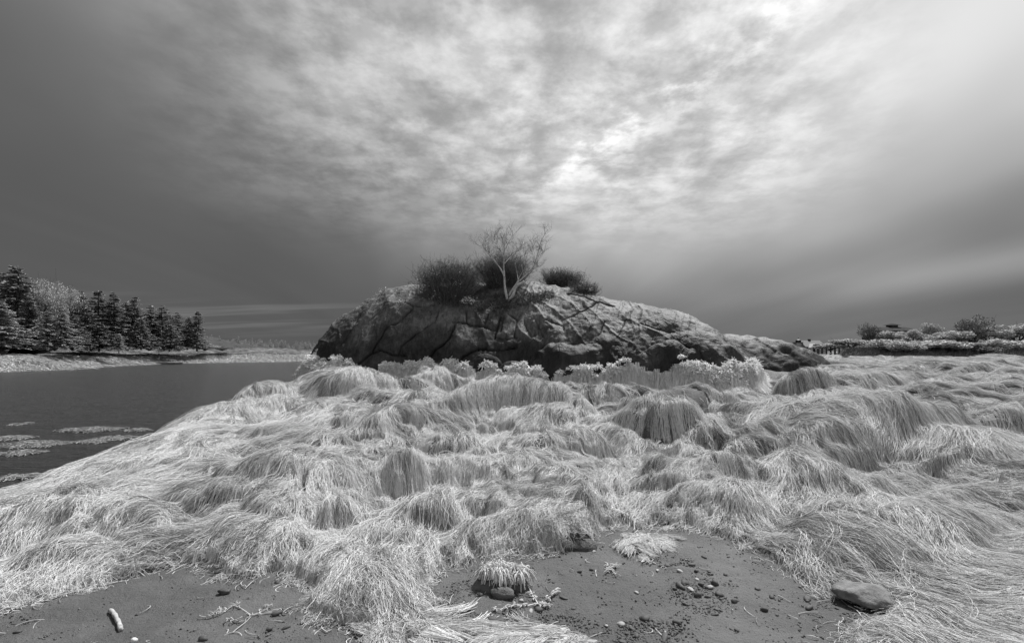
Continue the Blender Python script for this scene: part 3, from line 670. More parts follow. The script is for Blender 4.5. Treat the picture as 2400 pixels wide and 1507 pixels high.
def lobe_rock(name, u0, u1, vt, vb, y, dr, seed, parent, zp=.9, tilt=0.0, sub=70):
    rx = (u1 - u0) / 2 / F * y; ry = rx * dr; cx = ((u0 + u1) / 2 - CU) / F * y
    zt = EYE - (vt - HV) / F * y; zb = EYE - (vb - HV) / F * y - .25
    na = sub * 2; ang = np.linspace(0, 2 * math.pi, na, endpoint=False)[:, None]; ph = np.linspace(0, .5 * math.pi, sub)[None]
    wob = 1 + .07 * np.sin(2 * ang + seed) + .06 * np.sin(3 * ang + 2 * seed)
    rr = np.cos(ph) ** .8 * wob; Z = zb + (zt - zb) * np.sin(ph) ** zp * (1 + tilt * np.cos(ang) * np.cos(ph))
    Pp = np.stack([cx + rx * np.cos(ang) * rr, y + ry * np.sin(ang) * rr, Z], -1); f = Pp.reshape(-1, 3)
    lay = f @ np.array([.7, .2, .7]); r = 1 - np.abs(vnoise(np.stack([lay * 3.5, f[:, 0] * .4, f[:, 2] * .4], -1), seed))
    d = .10 * fbm(f * 1.2, 3, seed) + .03 * fbm(f * 4, 4, seed + 5) + .035 * (r ** 3 - .4)
    cen = np.array([cx, y, zb]); N = (f - cen) / np.array([rx, ry, zt - zb]) ** 2; N /= np.linalg.norm(N, axis=1, keepdims=True) + 1e-9
    f = f + N * d[:, None] * min(1, rx)
    o = mesh_obj(name, f, grid_faces(na, sub, True), M['granite'], parent)
    return o
# lower swellings of the outcrop
LOBES = ((1215, 1550, 792, 900, 13.25, .42), (1480, 1640, 800, 900, 12.55, .5), (1580, 1675, 814, 890, 12.4, .5), (1080, 1190, 830, 900, 13.2, .6), (1640, 1752, 806, 900, 12.45, .6), (850, 930, 832, 900, 13.75, .7), (1160, 1250, 848, 890, 12.95, .5))
for k, a in enumerate(LOBES):
    lobe_rock('rock_lobe', *a, 300 + 7 * k, outcrop)
tail = lobe_rock('rock_ledge', 1320, 1968, 781, 858, 17.0, .30, 377, None, zp=1.6, sub=100)
tag(tail, 'long dark rock ledge tapering down to the right behind the granite outcrop', 'rock')

# puffy bladder wrack crowning the weed wall along the outcrop foot, long strands hanging from it
def wall_front(x, z):
    yf, yc, z1 = rock_yf(x), rock_yc(x), rock_zc(x)
    q = np.clip((z - ROCK_ZB) / (z1 - ROCK_ZB), .02, .95) ** (1 / .56); y = yc - (yc - yf) * np.sqrt(np.maximum(1 - q, 0)) - .12
    for u0, u1, vt, vb, yl, dr in LOBES:
        rx = (u1 - u0) / 2 / F * yl; cx = ((u0 + u1) / 2 - CU) / F * yl; k = 1 - ((x - cx) / rx) ** 2
        y = np.where(k > 0, np.minimum(y, yl - rx * dr * np.sqrt(np.maximum(k, 0)) * .96 - .06), y)
    return y
def wrack(n):
    x = rng.uniform(-6.3, 6.5, n); x = x[fbm(np.stack([x * 1.1, x * 0], -1), 3, 5) > -.95 + .6 * rng.random(n)]; n = len(x)
    zl = bare_line(x) + rng.normal(-.04, .07, n) - .14 * (rng.random(n) < .5) + .09 * fbm(np.stack([x * 1.9, x * 0 + 3], -1), 3, 8); y = wall_front(x, zl)
    m, K = 60, 5; t = np.linspace(0, 1, K); Rr = rng.uniform(.03, .13, n)
    dirs = rng.normal(size=(n, m, 3)); dirs[..., 2] = np.abs(dirs[..., 2]) * .8 - .25; dirs[..., 1] -= .5; dirs /= np.linalg.norm(dirs, axis=2, keepdims=True)
    cv = rng.normal(0, .6, (n, m, 3))
    pts = np.stack([x, y, zl], -1)[:, None, None] + Rr[:, None, None, None] * (dirs[:, :, None] * (t ** .8)[None, None, :, None] + cv[:, :, None] * (t ** 2)[None, None, :, None] * .45)
    pts[..., 2] -= (Rr[:, None, None] * .5 * t ** 2)
    rad = (.006 * rng.uniform(.7, 1.4, (n, m, 1)) * (.6 + .7 * t)).reshape(-1, K)
    return pts.reshape(-1, K, 3), rad
wp, wr = wrack(1250)
tag(curves_obj('bladder_wrack', wp, wr, M['wrack']), 'puffy pale bladder wrack crowning the weed wall along the outcrop foot', 'seaweed', kind='stuff')
def curtain(n, m=16):
    x = rng.uniform(-6.3, 6.6, n); zt = bare_line(x) - .10 - .32 * rng.random(n) - .10 * np.abs(fbm(np.stack([x * 4.5, x * 0 + 9], -1), 2, 18)) + .09 * fbm(np.stack([x * 1.9, x * 0 + 3], -1), 3, 8) + rng.normal(0, .03, n); y = wall_front(x, zt) - rng.uniform(.0, .08, n); K = 9; t = np.linspace(0, 1, K)
    out = rng.uniform(.12, .42, n); sw = rng.normal(0, .10, n)
    X = x[:, None] + sw[:, None] * t ** 1.4; Y = y[:, None] - out[:, None] * t ** 1.25; zg = samp(ZTOP, X[:, -1], np.clip(Y[:, -1], 2, 60)); L = np.maximum(zt - zg, .08)
    Z = zt[:, None] - L[:, None] * (1 - (1 - t) ** 1.15)
    th = rng.normal(0, 1, (n, m, 1, 2)) * .035; sq = (1 - .5 * np.sin(t * 2.6))[None, None, :, None]
    ph = rng.uniform(0, 6, (n, m, 1)); fr = rng.uniform(4, 12, (n, m, 1))
    CX = X[:, None] + (th * sq)[..., 0] + .008 * np.sin(fr * t + ph); CY = Y[:, None] + (th * sq)[..., 1] * .8; CZ = Z[:, None] + rng.uniform(-.05, .05, (n, m, 1)) * t + .004
    CZ = np.maximum(CZ, samp(ZTOP, CX, np.clip(CY, 2, 60)) + .01)
    return np.stack([CX, CY, CZ], -1).reshape(-1, K, 3), (.0040 * rng.uniform(.6, 1.4, (n * m, 1)) * (1 - .4 * t ** 2)[None])
hp, hr = curtain(1900)
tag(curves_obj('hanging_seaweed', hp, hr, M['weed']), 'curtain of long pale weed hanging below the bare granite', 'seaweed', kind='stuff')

# ---------------------------------------------------------------- water
def build_water():
    m, n = material('tidal_water'); t = n.new('ShaderNodeTexCoord'); o = t.outputs['Object']
    mp = n.new('ShaderNodeMapping'); n.l.new(o, mp.inputs[0]); mp.inputs['Scale'].default_value = (.35, 1.5, 1)
    h = n.math('ADD', n.math('MULTIPLY', n.noise(mp.outputs[0], 1.1, 6, .65), 1.3), n.math('MULTIPLY', n.noise(mp.outputs[0], 9, 4, .6), .35))
    b = n.new('ShaderNodeBsdfPrincipled'); b.inputs['Base Color'].default_value = (.035, .035, .035, 1); b.inputs['Roughness'].default_value = .22; b.inputs['IOR'].default_value = 1.33
    bn = n.new('ShaderNodeBump'); n.put(bn.inputs['Height'], h); bn.inputs['Strength'].default_value = 1.0; bn.inputs['Distance'].default_value = .32; n.l.new(bn.outputs[0], b.inputs['Normal'])
    ou = n.new('ShaderNodeOutputMaterial'); n.l.new(b.outputs[0], ou.inputs[0])
    s = 3000; mesh_ = mesh_obj('water', [(-s, -60, -.3), (s, -60, -.3), (s, s, -.3), (-s, s, -.3)], [(0, 1, 2, 3)], m)
    tag(mesh_, 'calm dark tidal water of the inlet', kind='structure')
build_water()

# ---------------------------------------------------------------- small things on the sand
def lump(seed, sub=2, rough=.22, flat=(1, .8, .55)):
    bm = bmesh.new(); bmesh.ops.create_icosphere(bm, subdivisions=sub, radius=1); V = np.array([v.co[:] for v in bm.verts]); Fs = [tuple(v.index for v in f.verts) for f in bm.faces]; bm.free()
    V = V * (1 + rough * fbm(V * 1.1 + seed, 3, seed))[:, None] * np.array(flat); return V, Fs
import bmesh
M['pebble'] = grey('pebble_dark', .035, .10, 30, .6, .4, .004)
M['pebble_light'] = grey('pebble_pale', .22, .4, 30, .7, .3, .004)
PEB = []
for k in range(7):
    V, Fs = lump(500 + k, 2, .3, (1, .7 + .1 * (k % 3), .5 + .06 * k)); o = mesh_obj('pebble', V, Fs, M['pebble']); PEB.append(o.data); bpy.data.objects.remove(o)
PEBL = []
for me in PEB[:4]: m2 = me.copy(); m2.materials[0] = M['pebble_light']; PEBL.append(m2)
def sand_spots(n, poly, vmax=1520):
    m = n * 30; u = rng.uniform(poly[:, 0].min(), min(poly[:, 0].max(), 2100), m); v = rng.uniform(poly[:, 1].min(), vmax, m)
    y = F * EYE / (v - HV); x = (u - CU) / F * y
    c = fbm(np.stack([x * 2.4, y * 2.4], -1), 3, 71)
    k = in_poly(u, v, poly) & sandmask(x, y) & (rng.random(m) < .12 + 1.3 * np.maximum(c + .1, 0)); k = np.where(k)[0][:n]
    return [(p, q) for p, q in zip(x[k], y[k])]
pl = rng.random(500)
for i, (x, y) in enumerate(sand_spots(230, SANDS[1]) + sand_spots(40, SANDS[0] * [1, 1])):
    pale = pl[i] > .88; me = (PEBL if pale else PEB)[i % 4 if pale else i % 7]
    o = bpy.data.objects.new('pebble', me); C.objects.link(o); r = .007 + .024 * rng.random() ** 3
    o.scale = (r * rng.uniform(.8, 1.4), r, r * rng.uniform(.7, 1)); o.rotation_euler = (rng.uniform(-.3, .3), rng.uniform(-.3, .3), rng.uniform(0, 6.28))
    o.location = (x, y, float(sand_z(np.array([x]), np.array([y]))[0]) + r * .18)
    tag(o, 'small pale pebble half sunk in the dark sand' if pale else 'small dark pebble half sunk in the damp sand', 'pebble', 'pale pebbles on the sand' if pale else 'dark pebbles on the sand')
# grit too small to count
gv, gf, nn = [], [], 0
T = np.array([(1,0,-.3),(-.5,.87,-.3),(-.5,-.87,-.3),(0,0,.8),(.2,.1,-.8)])
TF = np.array([(0,1,3),(1,2,3),(2,0,3),(1,0,4),(2,1,4),(0,2,4)])
sp = np.array(sand_spots(7500, SANDS[1]) + sand_spots(1500, SANDS[0]))
gz = sand_z(sp[:, 0], sp[:, 1]); gr = .0022 + .0095 * rng.random(len(sp)) ** 2.2; a = rng.uniform(0, 6.28, len(sp))
rot = np.stack([np.stack([np.cos(a), -np.sin(a), 0 * a], -1), np.stack([np.sin(a), np.cos(a), 0 * a], -1), np.stack([0 * a, 0 * a, 1 + 0 * a], -1)], 1)
GV = np.einsum('nij,kj->nki', rot, T) * (gr[:, None] * rng.uniform(.7, 1.3, (len(sp), 5)))[:, :, None] + np.stack([sp[:, 0], sp[:, 1], gz + .001], -1)[:, None]
GF = (TF[None] + 5 * np.arange(len(sp))[:, None, None]).reshape(-1, 3)
M['grit'] = grey('grit', .03, .16, 60, .8, .2, .002)
tag(mesh_obj('gravel', GV.reshape(-1, 3), GF, M['grit']), 'fine dark grit strewn over the sand', kind='stuff')
def on_sand(u, v):
    y = F * EYE / (v - HV); x = (u - CU) / F * y; return np.array([x, y, float(sand_z(np.array([x]), np.array([y]))[0])])
# driftwood stick
a, b_ = on_sand(259, 1430), on_sand(281, 1474); t = np.linspace(0, 1, 14)[:, None]
path = a + (b_ - a) * t; path[:, 0] += .012 * np.sin(t[:, 0] * 2.6) ; path[:, 2] += .013 + .004 * np.sin(t[:, 0] * 5)
M['stick'] = grey('driftwood', .22, .5, 60, .8, .5, .004)
V, Fs = tube(path, .0125 * (1 + .12 * np.sin(np.arange(14) * 1.9)), 10)
tag(mesh_obj('stick', V + .0015 * fbm(V * 60, 2, 3)[:, None], Fs, M['stick']), 'short pale driftwood stick lying on the sand, lower left', 'stick')
# flat stone at the right
c = P(2042, 1412, 3.35); V, Fs = lump(611, 4, .16, (.215, .15, .075)); V[:, 2] = np.where(V[:, 2] < -.01, V[:, 2] * .5, V[:, 2]); ca, sa = math.cos(-.42), math.sin(-.42)
V = V @ np.array([[ca, sa, 0], [-sa, ca, 0], [0, 0, 1]]) + .004 * fbm(V * 30, 3, 9)[:, None]
V[:, 2] += -.25 * (V[:, 0]) * .35
o = mesh_obj('flat_stone', V, Fs, grey('slate_stone', .08, .24, 14, .7, .7, .012)); o.location = on_sand(2042, 1416) + np.array([0, 0, .035])
tag(o, 'flat oval grey stone resting on the sand at the weed edge, lower right', 'stone')
V, Fs = lump(640, 3, .2, (.085, .05, .035)); o = mesh_obj('dark_stone', V, Fs, M['wetrock']); o.location = on_sand(1178, 1402) + np.array([0, 0, .02])
tag(o, 'dark oblong stone in front of the tuft-topped wet boulder', 'stone')
V, Fs = lump(650, 2, .2, (.02, .016, .016)); o = mesh_obj('white_pebble', V, Fs, grey('white_quartz', .6, .8, 30)); o.location = on_sand(314, 1500) + np.array([0, 0, .01])
tag(o, 'single bright white pebble at the bottom picture edge below the stick', 'pebble')
V, Fs = lump(655, 3, .25, (.04, .026, .02)); o = mesh_obj('dark_stone', V, Fs, M['pebble']); o.location = on_sand(527, 1392) + np.array([0, 0, .012])
tag(o, 'lone dark stone on the smooth sand right of the stick', 'stone')

def sprig(name, u, v, paths, label, rad=.0032, seed=0, bush=0):
    """loose branching weed lying on the sand"""
    c = on_sand(u, v); r = np.random.default_rng(seed); P_ = []; Rd = []; K = 10; t = np.linspace(0, 1, K)
    for pu in paths:
        q = np.array([on_sand(*z_) for z_ in pu]); s_ = np.linspace(0, len(q) - 1, K)
        p = np.stack([np.interp(s_, range(len(q)), q[:, k]) for k in range(3)], -1); p[:, :2] += .006 * np.cumsum(r.normal(size=(K, 2)), 0) * .4; p[:, 2] += .006 + .008 * np.abs(np.sin(t * 5 + r.uniform(0, 6)))
        P_.append(p); Rd.append(rad * (1 - .4 * t))
        for k in range(3, K, 2):
            for _ in range(2 + bush):
                d = r.normal(size=2); d /= np.linalg.norm(d); L = r.uniform(.015, .045)
                p2 = p[k] + np.stack([d[0] * L * t + .006 * np.sin(t * 6 + k), d[1] * L * t, .012 * np.sin(t * 2.5)], -1); P_.append(p2); Rd.append(rad * .8 * (1 - .4 * t))
    o = curves_obj(name, np.array(P_), np.array(Rd), M['weed'], None, r.uniform(.45, .85, len(P_)))
    tag(o, label, 'seaweed', 'loose seaweed sprigs on the sand')
sprig('seaweed_sprig', 560, 1445, [[(545,1490),(575,1462),(590,1450),(635,1440)], [(590,1450),(565,1432),(545,1425),(560,1420)], [(590,1450),(630,1432),(630,1425)], [(575,1462),(555,1462),(540,1455)], [(545,1425),(510,1446)]], 'branched pale seaweed sprig lying on the sand right of the stick', seed=1)
sprig('seaweed_sprig', 490, 1445, [[(467,1446),(490,1448),(510,1442),(518,1432)]], 'thin curved seaweed thread left of the branched sprig', .0026, 2)
sprig('seaweed_sprig', 1435, 1330, [[(1415,1315),(1432,1330),(1445,1345)], [(1432,1330),(1450,1325)], [(1432,1330),(1420,1340)]], 'small pale weed tuft on the pebbly sand right of the wet boulder', .004, 3, 2)
sprig('seaweed_sprig', 1880, 1370, [[(1870,1355),(1900,1380),(1935,1400)], [(1872,1357),(1895,1388),(1930,1402)]], 'two long loose threads of weed trailing from the right-hand mat', .0026, 4)
sprig('seaweed_sprig', 1280, 1410, [[(1230,1360),(1245,1395),(1262,1420)], [(1262,1420),(1210,1425),(1165,1432)], [(1262,1420),(1295,1400),(1310,1390)], [(1262,1420),(1290,1425)]], 'knobbly weed frond fallen from the wet boulder onto the sand', .0055, 5, 3)

# clumps of weed lying free on the sand
FLATZ = np.where(GY < 8, .012, ZALL)
def clump(u0, u1, v0, v1, n, dirs, label, L=(.16, .34), nch=24, seed=0, name='seaweed_clump', hump=.05, tips=0):
    a_ = rng.uniform(0, 6.283, n); q_ = np.sqrt(rng.random(n)) * (1 + .25 * np.sin(3 * a_ + seed) + .15 * np.sin(5 * a_)); u = (u0 + u1) / 2 + (u1 - u0) / 2 * q_ * np.cos(a_); v = (v0 + v1) / 2 + (v1 - v0) / 2 * q_ * np.sin(a_); y = F * EYE / (v - HV); x = (u - CU) / F * y
    cx = ((u0 + u1) / 2 - CU) / F * F * EYE / ((v0 + v1) / 2 - HV); K = 10; t = np.linspace(0, 1, K)
    d = np.array([dirs[0], -dirs[1] * 1.7]); a0 = math.atan2(d[1], d[0]) + rng.normal(0, .42, n); cu = rng.normal(dirs[2], .8, n); LL = rng.uniform(*L, n)
    ang = a0[:, None] + cu[:, None] * t; X = x[:, None] + np.cumsum(np.cos(ang), 1) * LL[:, None] / K; Y = y[:, None] + np.cumsum(np.sin(ang), 1) * LL[:, None] / K
    dd = np.hypot((u - (u0 + u1) / 2) / (u1 - u0), (v - (v0 + v1) / 2) / (v1 - v0)) * 2
    hgt = hump * np.maximum(1 - dd ** 2 * .6, 0)
    pts = np.stack([X, Y, hgt[:, None] * (1 - t ** 2)[None] + .012 + 0 * X], -1)
    ch = pts[:, None] + rng.normal(0, 1, (n, nch, 1, 3)) * np.array([.022, .022, .007]) * (.4 + .7 * t)[None, None, :, None]
    ch[..., 0] += .006 * np.sin(t * 9 + rng.uniform(0, 6, (n, nch, 1))); ch[..., 2] = np.maximum(ch[..., 2], .008)
    rad = (.0015 * rng.uniform(.7, 1.4, (n * nch, 1)) * (1 - .4 * t ** 2)[None])
    o = curves_obj(name, ch.reshape(-1, K, 3), rad * rng.uniform(.6, 1.5, rad.shape[:1] + (K,)), M['weed'] if not tips else M['tips'], None, np.repeat(rng.uniform(.4, .95, n), nch))
    tag(o, label, 'seaweed', 'free seaweed clumps on the sand')
clump(1150, 1390, 1475, 1560, 200, (-.85, .1, .2), 'bushy pale weed clump at the bottom picture edge in the middle', seed=1, L=(.12, .26), hump=.06)
clump(800, 1010, 1420, 1510, 130, (.9, .25, .7), 'weed tail curling to the right over the sand, lower centre', seed=2, L=(.2, .38))
clump(1450, 1560, 1250, 1296, 90, (.1, .7, 0), 'small weed mop on the sand below the dark-fronted tangled boulder', seed=3, L=(.08, .18), hump=.03)
clump(745, 850, 1385, 1432, 190, (-.5, .4, .0), 'brightest puff of curly weed beside the left sand, lower centre', seed=4, L=(.04, .09), hump=.09, tips=1)
clump(2000, 2140, 1465, 1500, 90, (.3, .5, .3), 'matted weed below the flat oval stone', seed=5, L=(.12, .22))

bd = BL[-1]; n_ = 60; a_ = rng.uniform(0, 6.28, n_); q_ = np.sqrt(rng.random(n_)) * .8; bx = bd['cx'] + bd['rx'] * q_ * np.cos(a_); by = bd['cy'] + bd['ry'] * (q_ * np.sin(a_) * .9 + .05); bz = samp(ZTOP, bx, by)
m_, K = 26, 6; t = np.linspace(0, 1, K); dd_ = rng.normal(size=(n_, m_, 3)) * np.array([1, 1, .35]); dd_[..., 1] -= .5; dd_ /= np.linalg.norm(dd_, axis=2, keepdims=True); LL = rng.uniform(.03, .09, (n_, m_, 1, 1))
pt = np.stack([bx, by, bz + .012], -1)[:, None, None] + dd_[:, :, None] * LL * t[None, None, :, None]; pt[..., 2] += .02 * np.sin(t * 2.5) - LL[..., 0] * .6 * t ** 2
pt[..., 2] = np.maximum(pt[..., 2], samp(ZTOP, pt[..., 0], pt[..., 1]) + .004)
tag(curves_obj('seaweed_tuft', pt.reshape(-1, K, 3), .0026 * rng.uniform(.6, 1.5, (n_ * m_, K)), M['weed'], ROOTS[-1], np.repeat(rng.uniform(.5, 1, n_), m_)), kind='stuff')

# loose bits of weed strewn over the sand beside the mats
nb_ = 9000; ub = rng.uniform(-50, 2150, nb_); vb_ = rng.uniform(1225, 1520, nb_); yb_ = F * EYE / (vb_ - HV); xb_ = (ub - CU) / F * yb_; ons = sandmask(xb_, yb_)
near_ = np.zeros(nb_, bool)
for a_ in np.arange(8) * math.pi / 4: near_ |= ~sandmask(xb_ + .11 * math.cos(a_), yb_ + .11 * math.sin(a_))
k_ = ons & (near_ & (rng.random(nb_) < .55) | (rng.random(nb_) < .012)); xb_, yb_ = xb_[k_], yb_[k_]; n_ = len(xb_); K = 7; t = np.linspace(0, 1, K)
an = rng.uniform(0, 6.28, n_); cu = rng.normal(0, 1.8, n_); L = rng.uniform(.03, .16, n_); ang = an[:, None] + cu[:, None] * t
X = xb_[:, None] + np.cumsum(np.cos(ang), 1) * L[:, None] / K; Y = yb_[:, None] + np.cumsum(np.sin(ang), 1) * L[:, None] / K; Z = sand_z(X.ravel(), Y.ravel()).reshape(X.shape) + .004 + rng.uniform(0, .01, n_)[:, None] * np.sin(t * 3.1)
tag(curves_obj('weed_litter', np.stack([X, Y, Z], -1), .0021 * rng.uniform(.5, 1.5, (n_, K)), M['weed'], None, rng.uniform(.25, .85, n_)), 'loose broken strands of weed littering the sand edges', kind='stuff')
# weed drifting on the water at the left
def raft(u, v, w_, n, label):
    y = F * (EYE + .3) / (v - HV); x = (u - CU) / F * y; rx = w_ / 2 / F * y; K = 7; t = np.linspace(0, 1, K)
    a = rng.uniform(0, 6.28, n); r = np.sqrt(rng.random(n)); X0 = x + rx * r * np.cos(a); Y0 = y + rx * .55 * r * np.sin(a)
    an = rng.normal(.1, .5, n); L = rng.uniform(.1, .3, n); cu = rng.normal(0, 1, n)
    ang = an[:, None] + cu[:, None] * t; X = X0[:, None] + np.cumsum(np.cos(ang), 1) * L[:, None] / K; Y = Y0[:, None] + np.cumsum(np.sin(ang), 1) * L[:, None] / K
    Z = -.297 + rng.uniform(0, .03, n)[:, None] * np.sin(t * 3)[None] + .004
    tag(curves_obj('floating_seaweed', np.stack([X, Y, Z], -1), np.full((n, K), .0045), M['weed'], None, rng.uniform(.15, .55, n)), label, 'seaweed', 'weed rafts on the water')
for u, v, w_, n, la in ((200, 1008, 130, 420, 'longest raft of weed floating on the dark water, left'), (310, 1009, 50, 160, 'short weed raft touching the shore end of the longest one'), (15, 1028, 80, 260, 'weed raft cut by the left picture edge, upper one'),
    (60, 1043, 150, 420, 'thin weed raft across the water below the longest one'), (30, 1063, 90, 260, 'lowest thick weed raft at the left picture edge'), (200, 1036, 70, 150, 'small faint weed raft right of the thin one'), (260, 1028, 90, 170, 'weed wisp on the water close to the shore mound'), (25, 1120, 70, 190, 'weed raft in the left corner of the water, nearest the viewer'), (35, 995, 40, 60, 'tiny farthest streak of weed on the water')):
    raft(u, v, w_, n, la)

# ---------------------------------------------------------------- plants on the outcrop
M['bark'] = grey('pale_bark', .3, .62, 22, .75, .5, .01)
M['twig'] = grey('dark_twig', .05, .13, 20, .8, .3, .005)
M['leaf_pale'] = grey('pale_leaf', .45, .75, 9, .6, .1, .005, trans=.15)
M['leaf_mid'] = grey('mid_leaf', .16, .34, 9, .6, .1, .005, trans=.15)
def twig_material():
    m, n = material('shrub_twigs'); h = n.new('ShaderNodeHairInfo'); finish(n, n.math('ADD', .04, n.math('MULTIPLY', h.outputs['Random'], .13)), .7); return m
M['twigs'] = twig_material()
def grow(p, d, L, r, depth, out, r_, spread=.55, up=.10, n_seg=6):
    """one limb as a wandering path; side limbs leave it on the way"""
    pts = [p]; d = d / np.linalg.norm(d); q = p
    for k in range(n_seg):
        d = d + r_.normal(0, .13, 3) * (1, .8, 1) + np.array([0, 0, up * .4]); d /= np.linalg.norm(d); q = q + d * L / n_seg; pts.append(q)
    pts = np.array(pts); out.append((pts, np.linspace(r, r * .45, n_seg + 1), depth))
    if depth > 0:
        nb = {3: 5, 2: 5, 1: 4}[min(depth, 3)]
        for j in range(nb):
            k = r_.integers(1, n_seg + 1); e = r_.normal(0, 1, 3) * np.array([1, .7, .55]); e /= np.linalg.norm(e)
            dd = d * (1 - spread) + e * spread + np.array([0, 0, up]); grow(pts[k], dd, L * r_.uniform(.42, .72), r * (.55 if k < n_seg else .5), depth - 1, out, r_, spread, up)
def birch():
    r_ = np.random.default_rng(12); p0 = ray_rock(1190, 706); p0[1] -= .05; y = p0[1]
    root = empty('bare_tree', p0); tag(root, 'leafless crooked tree with pale forked trunk on top of the outcrop', 'tree')
    W = lambda pts, dy=0.: np.array([P(u, v, y) + np.array([0, dy * i / max(len(pts) - 1, 1), 0]) for i, (u, v) in enumerate(pts)])
    limbs = [  # main limbs drawn from the photograph: column, row
     ([(1190,708),(1186,690),(1183,672),(1182,650),(1180,625),(1181,600),(1182,575),(1181,556)], .050, .008, .1),
     ([(1190,706),(1198,699),(1204,688),(1207,676),(1214,668),(1224,664),(1228,660)], .058, .036, -.1),
     ([(1192,694),(1200,680),(1212,664),(1232,648),(1250,630),(1258,605),(1262,585),(1270,565),(1281,547)], .032, .006, -.5),
     ([(1210,665),(1220,645),(1233,626)], .014, .008, -.2), ([(1181,640),(1168,622),(1150,600),(1138,580),(1127,556)], .020, .005, .4), ([(1182,618),(1196,600),(1212,584),(1228,560)], .018, .005, .5),
     ([(1183,650),(1172,630),(1160,612),(1145,596),(1120,577)], .016, .004, -.3), ([(1182,605),(1172,585),(1160,562),(1155,548)], .014, .004, .3), ([(1181,590),(1192,570),(1203,554)], .013, .004, -.2),
     ([(1215,660),(1212,635),(1206,612),(1215,590)], .013, .004, .6), ([(1250,630),(1262,625),(1264,625)], .011, .006, .1), ([(1256,612),(1246,590),(1248,572)], .011, .004, .2), ([(1260,600),(1272,594),(1278,588)], .009, .004, .1),
     ([(1230,650),(1222,630),(1230,600)], .011, .004, -.4)]
    big = MB(); small = []
    for pts, r0, r1, dy in limbs:
        p = W(pts, dy); s_ = np.linspace(0, len(p) - 1, 3 * len(p)); q = np.stack([np.interp(s_, range(len(p)), p[:, k]) for k in range(3)], -1); q[1:-1] = (q[:-2] + 2 * q[1:-1] + q[2:]) / 4
        big.tube(q, np.linspace(r0, r1, len(q)) * .85, 8)
        for k in range(len(q) // 3, len(q), 2 if r0 < .03 else 3):
            if r0 > .04 and q[k, 2] < p0[2] + .75: continue
            for _ in range(3): 
                e = r_.normal(0, 1, 3) * (1, .8, .3) + np.array([0, 0, .9]); out = []; grow(q[k], e, r_.uniform(.18, .40), .0046, 2, out, r_, .5, .12, 4); small += out
    o = big.build('trunk', M['bark'], None, True); rel(o, root)
    K = 5; pts = np.array([np.stack([np.interp(np.linspace(0, len(a) - 1, K), range(len(a)), a[:, k]) for k in range(3)], -1) for a, _, _ in small]); rad = np.array([np.linspace(b[0], b[-1] * .6, K) for _, b, _ in small])
    tag(curves_obj('crown', pts, rad * .75, M['twigs'], root))
birch()
def leaf_mesh(name, pos, size, mat, parent, r_, droop=0.0):
    n = len(pos); d1 = r_.normal(size=(n, 3)); d1[:, 2] = d1[:, 2] * .6 - droop; d1 /= np.linalg.norm(d1, axis=1, keepdims=True); d2 = np.cross(d1, r_.normal(size=(n, 3))); d2 /= np.linalg.norm(d2, axis=1, keepdims=True)
    s_ = (size * r_.uniform(.6, 1.4, n))[:, None]; V = np.stack([pos - d1 * s_, pos + d2 * s_ * .45, pos + d1 * s_, pos - d2 * s_ * .45], 1).reshape(-1, 3)
    o = mesh_obj(name, V, np.arange(4 * n).reshape(-1, 4), mat, None, False); tag(o, kind='stuff'); return rel(o, parent)
def bush(u0, u1, vt, vb, label, seed, n=1500, leaves=350, dy=0.0, name='shrub'):
    r_ = np.random.default_rng(seed); c = ray_rock((u0 + u1) / 2, vb) if vb > 690 else P((u0 + u1) / 2, vb, 16.2)
    c[1] += dy; y = c[1]; H = .84 * (vb - vt) / F * y; Wd = (u1 - u0) / 2 / F * y
    root = empty(name, c); tag(root, label, 'shrub', 'leafless shrubs on the outcrop')
    K = 7; t = np.linspace(0, 1, K); P_ = []; Rd = []
    b0 = np.stack([c[0] + r_.normal(0, .2, n).clip(-.45, .45) * Wd, c[1] + r_.uniform(-.3, .3, n) * Wd, np.full(n, c[2] - .05)], -1)
    ax = (b0[:, 0] - c[0]) / Wd; lean = ax * 1.6 + r_.normal(0, .5, n); ly = r_.normal(0, .3, n)
    hh = H * np.sqrt(np.maximum(1 - np.minimum((np.abs(lean) / 1.5), 1) ** 2, .2)) * r_.uniform(.55, 1.08, n)
    zr = rock_h(b0[:, 0], b0[:, 1]); b0[:, 2] = np.where(zr > 0, zr - .05, b0[:, 2])
    wv = r_.normal(0, .045, (n, K, 3)).cumsum(1)
    pts = b0[:, None] + np.stack([lean[:, None] * hh[:, None] * t, ly[:, None] * hh[:, None] * t, hh[:, None] * t + 0 * wv[..., 2]], -1) + wv * (H * .55)
    P_.append(pts); Rd.append(np.repeat((.0048 * r_.uniform(.6, 1.3, n))[:, None] * (1 - .6 * t)[None], 1, 0))
    # forked tips
    nf = n * 9; idx = r_.integers(0, n, nf); kk = r_.integers(2, K, nf); s0 = pts[idx, kk]; d = r_.normal(0, 1, (nf, 3)) * np.array([.75, .6, .4]) + np.array([0, 0, .75]); d *= (H * r_.uniform(.12, .30, nf) / np.linalg.norm(d, axis=1))[:, None]
    P_.append(s0[:, None] + d[:, None] * t[None, :, None] + r_.normal(0, .01, (nf, K, 3)).cumsum(1)); Rd.append(np.full((nf, K), .0024) * (1 - .5 * t)[None])
    curves_obj('stems', np.concatenate(P_), np.concatenate(Rd), M['twigs'], root)
    if leaves:
        cl = pts[r_.integers(0, n, 14), r_.integers(3, K, 14)]; q = cl[r_.integers(0, 14, leaves)] + r_.normal(0, .10 * H, (leaves, 3)); leaf_mesh('leaf_spray', q, .019, M['leaf_pale'], root, r_)
        cl = pts[r_.integers(0, n, 40), r_.integers(1, K, 40)]; q = cl[r_.integers(0, 40, leaves)] + r_.normal(0, .14 * H, (leaves, 3)); leaf_mesh('leaf_spray', q, .018, M['leaf_mid'], root, r_)
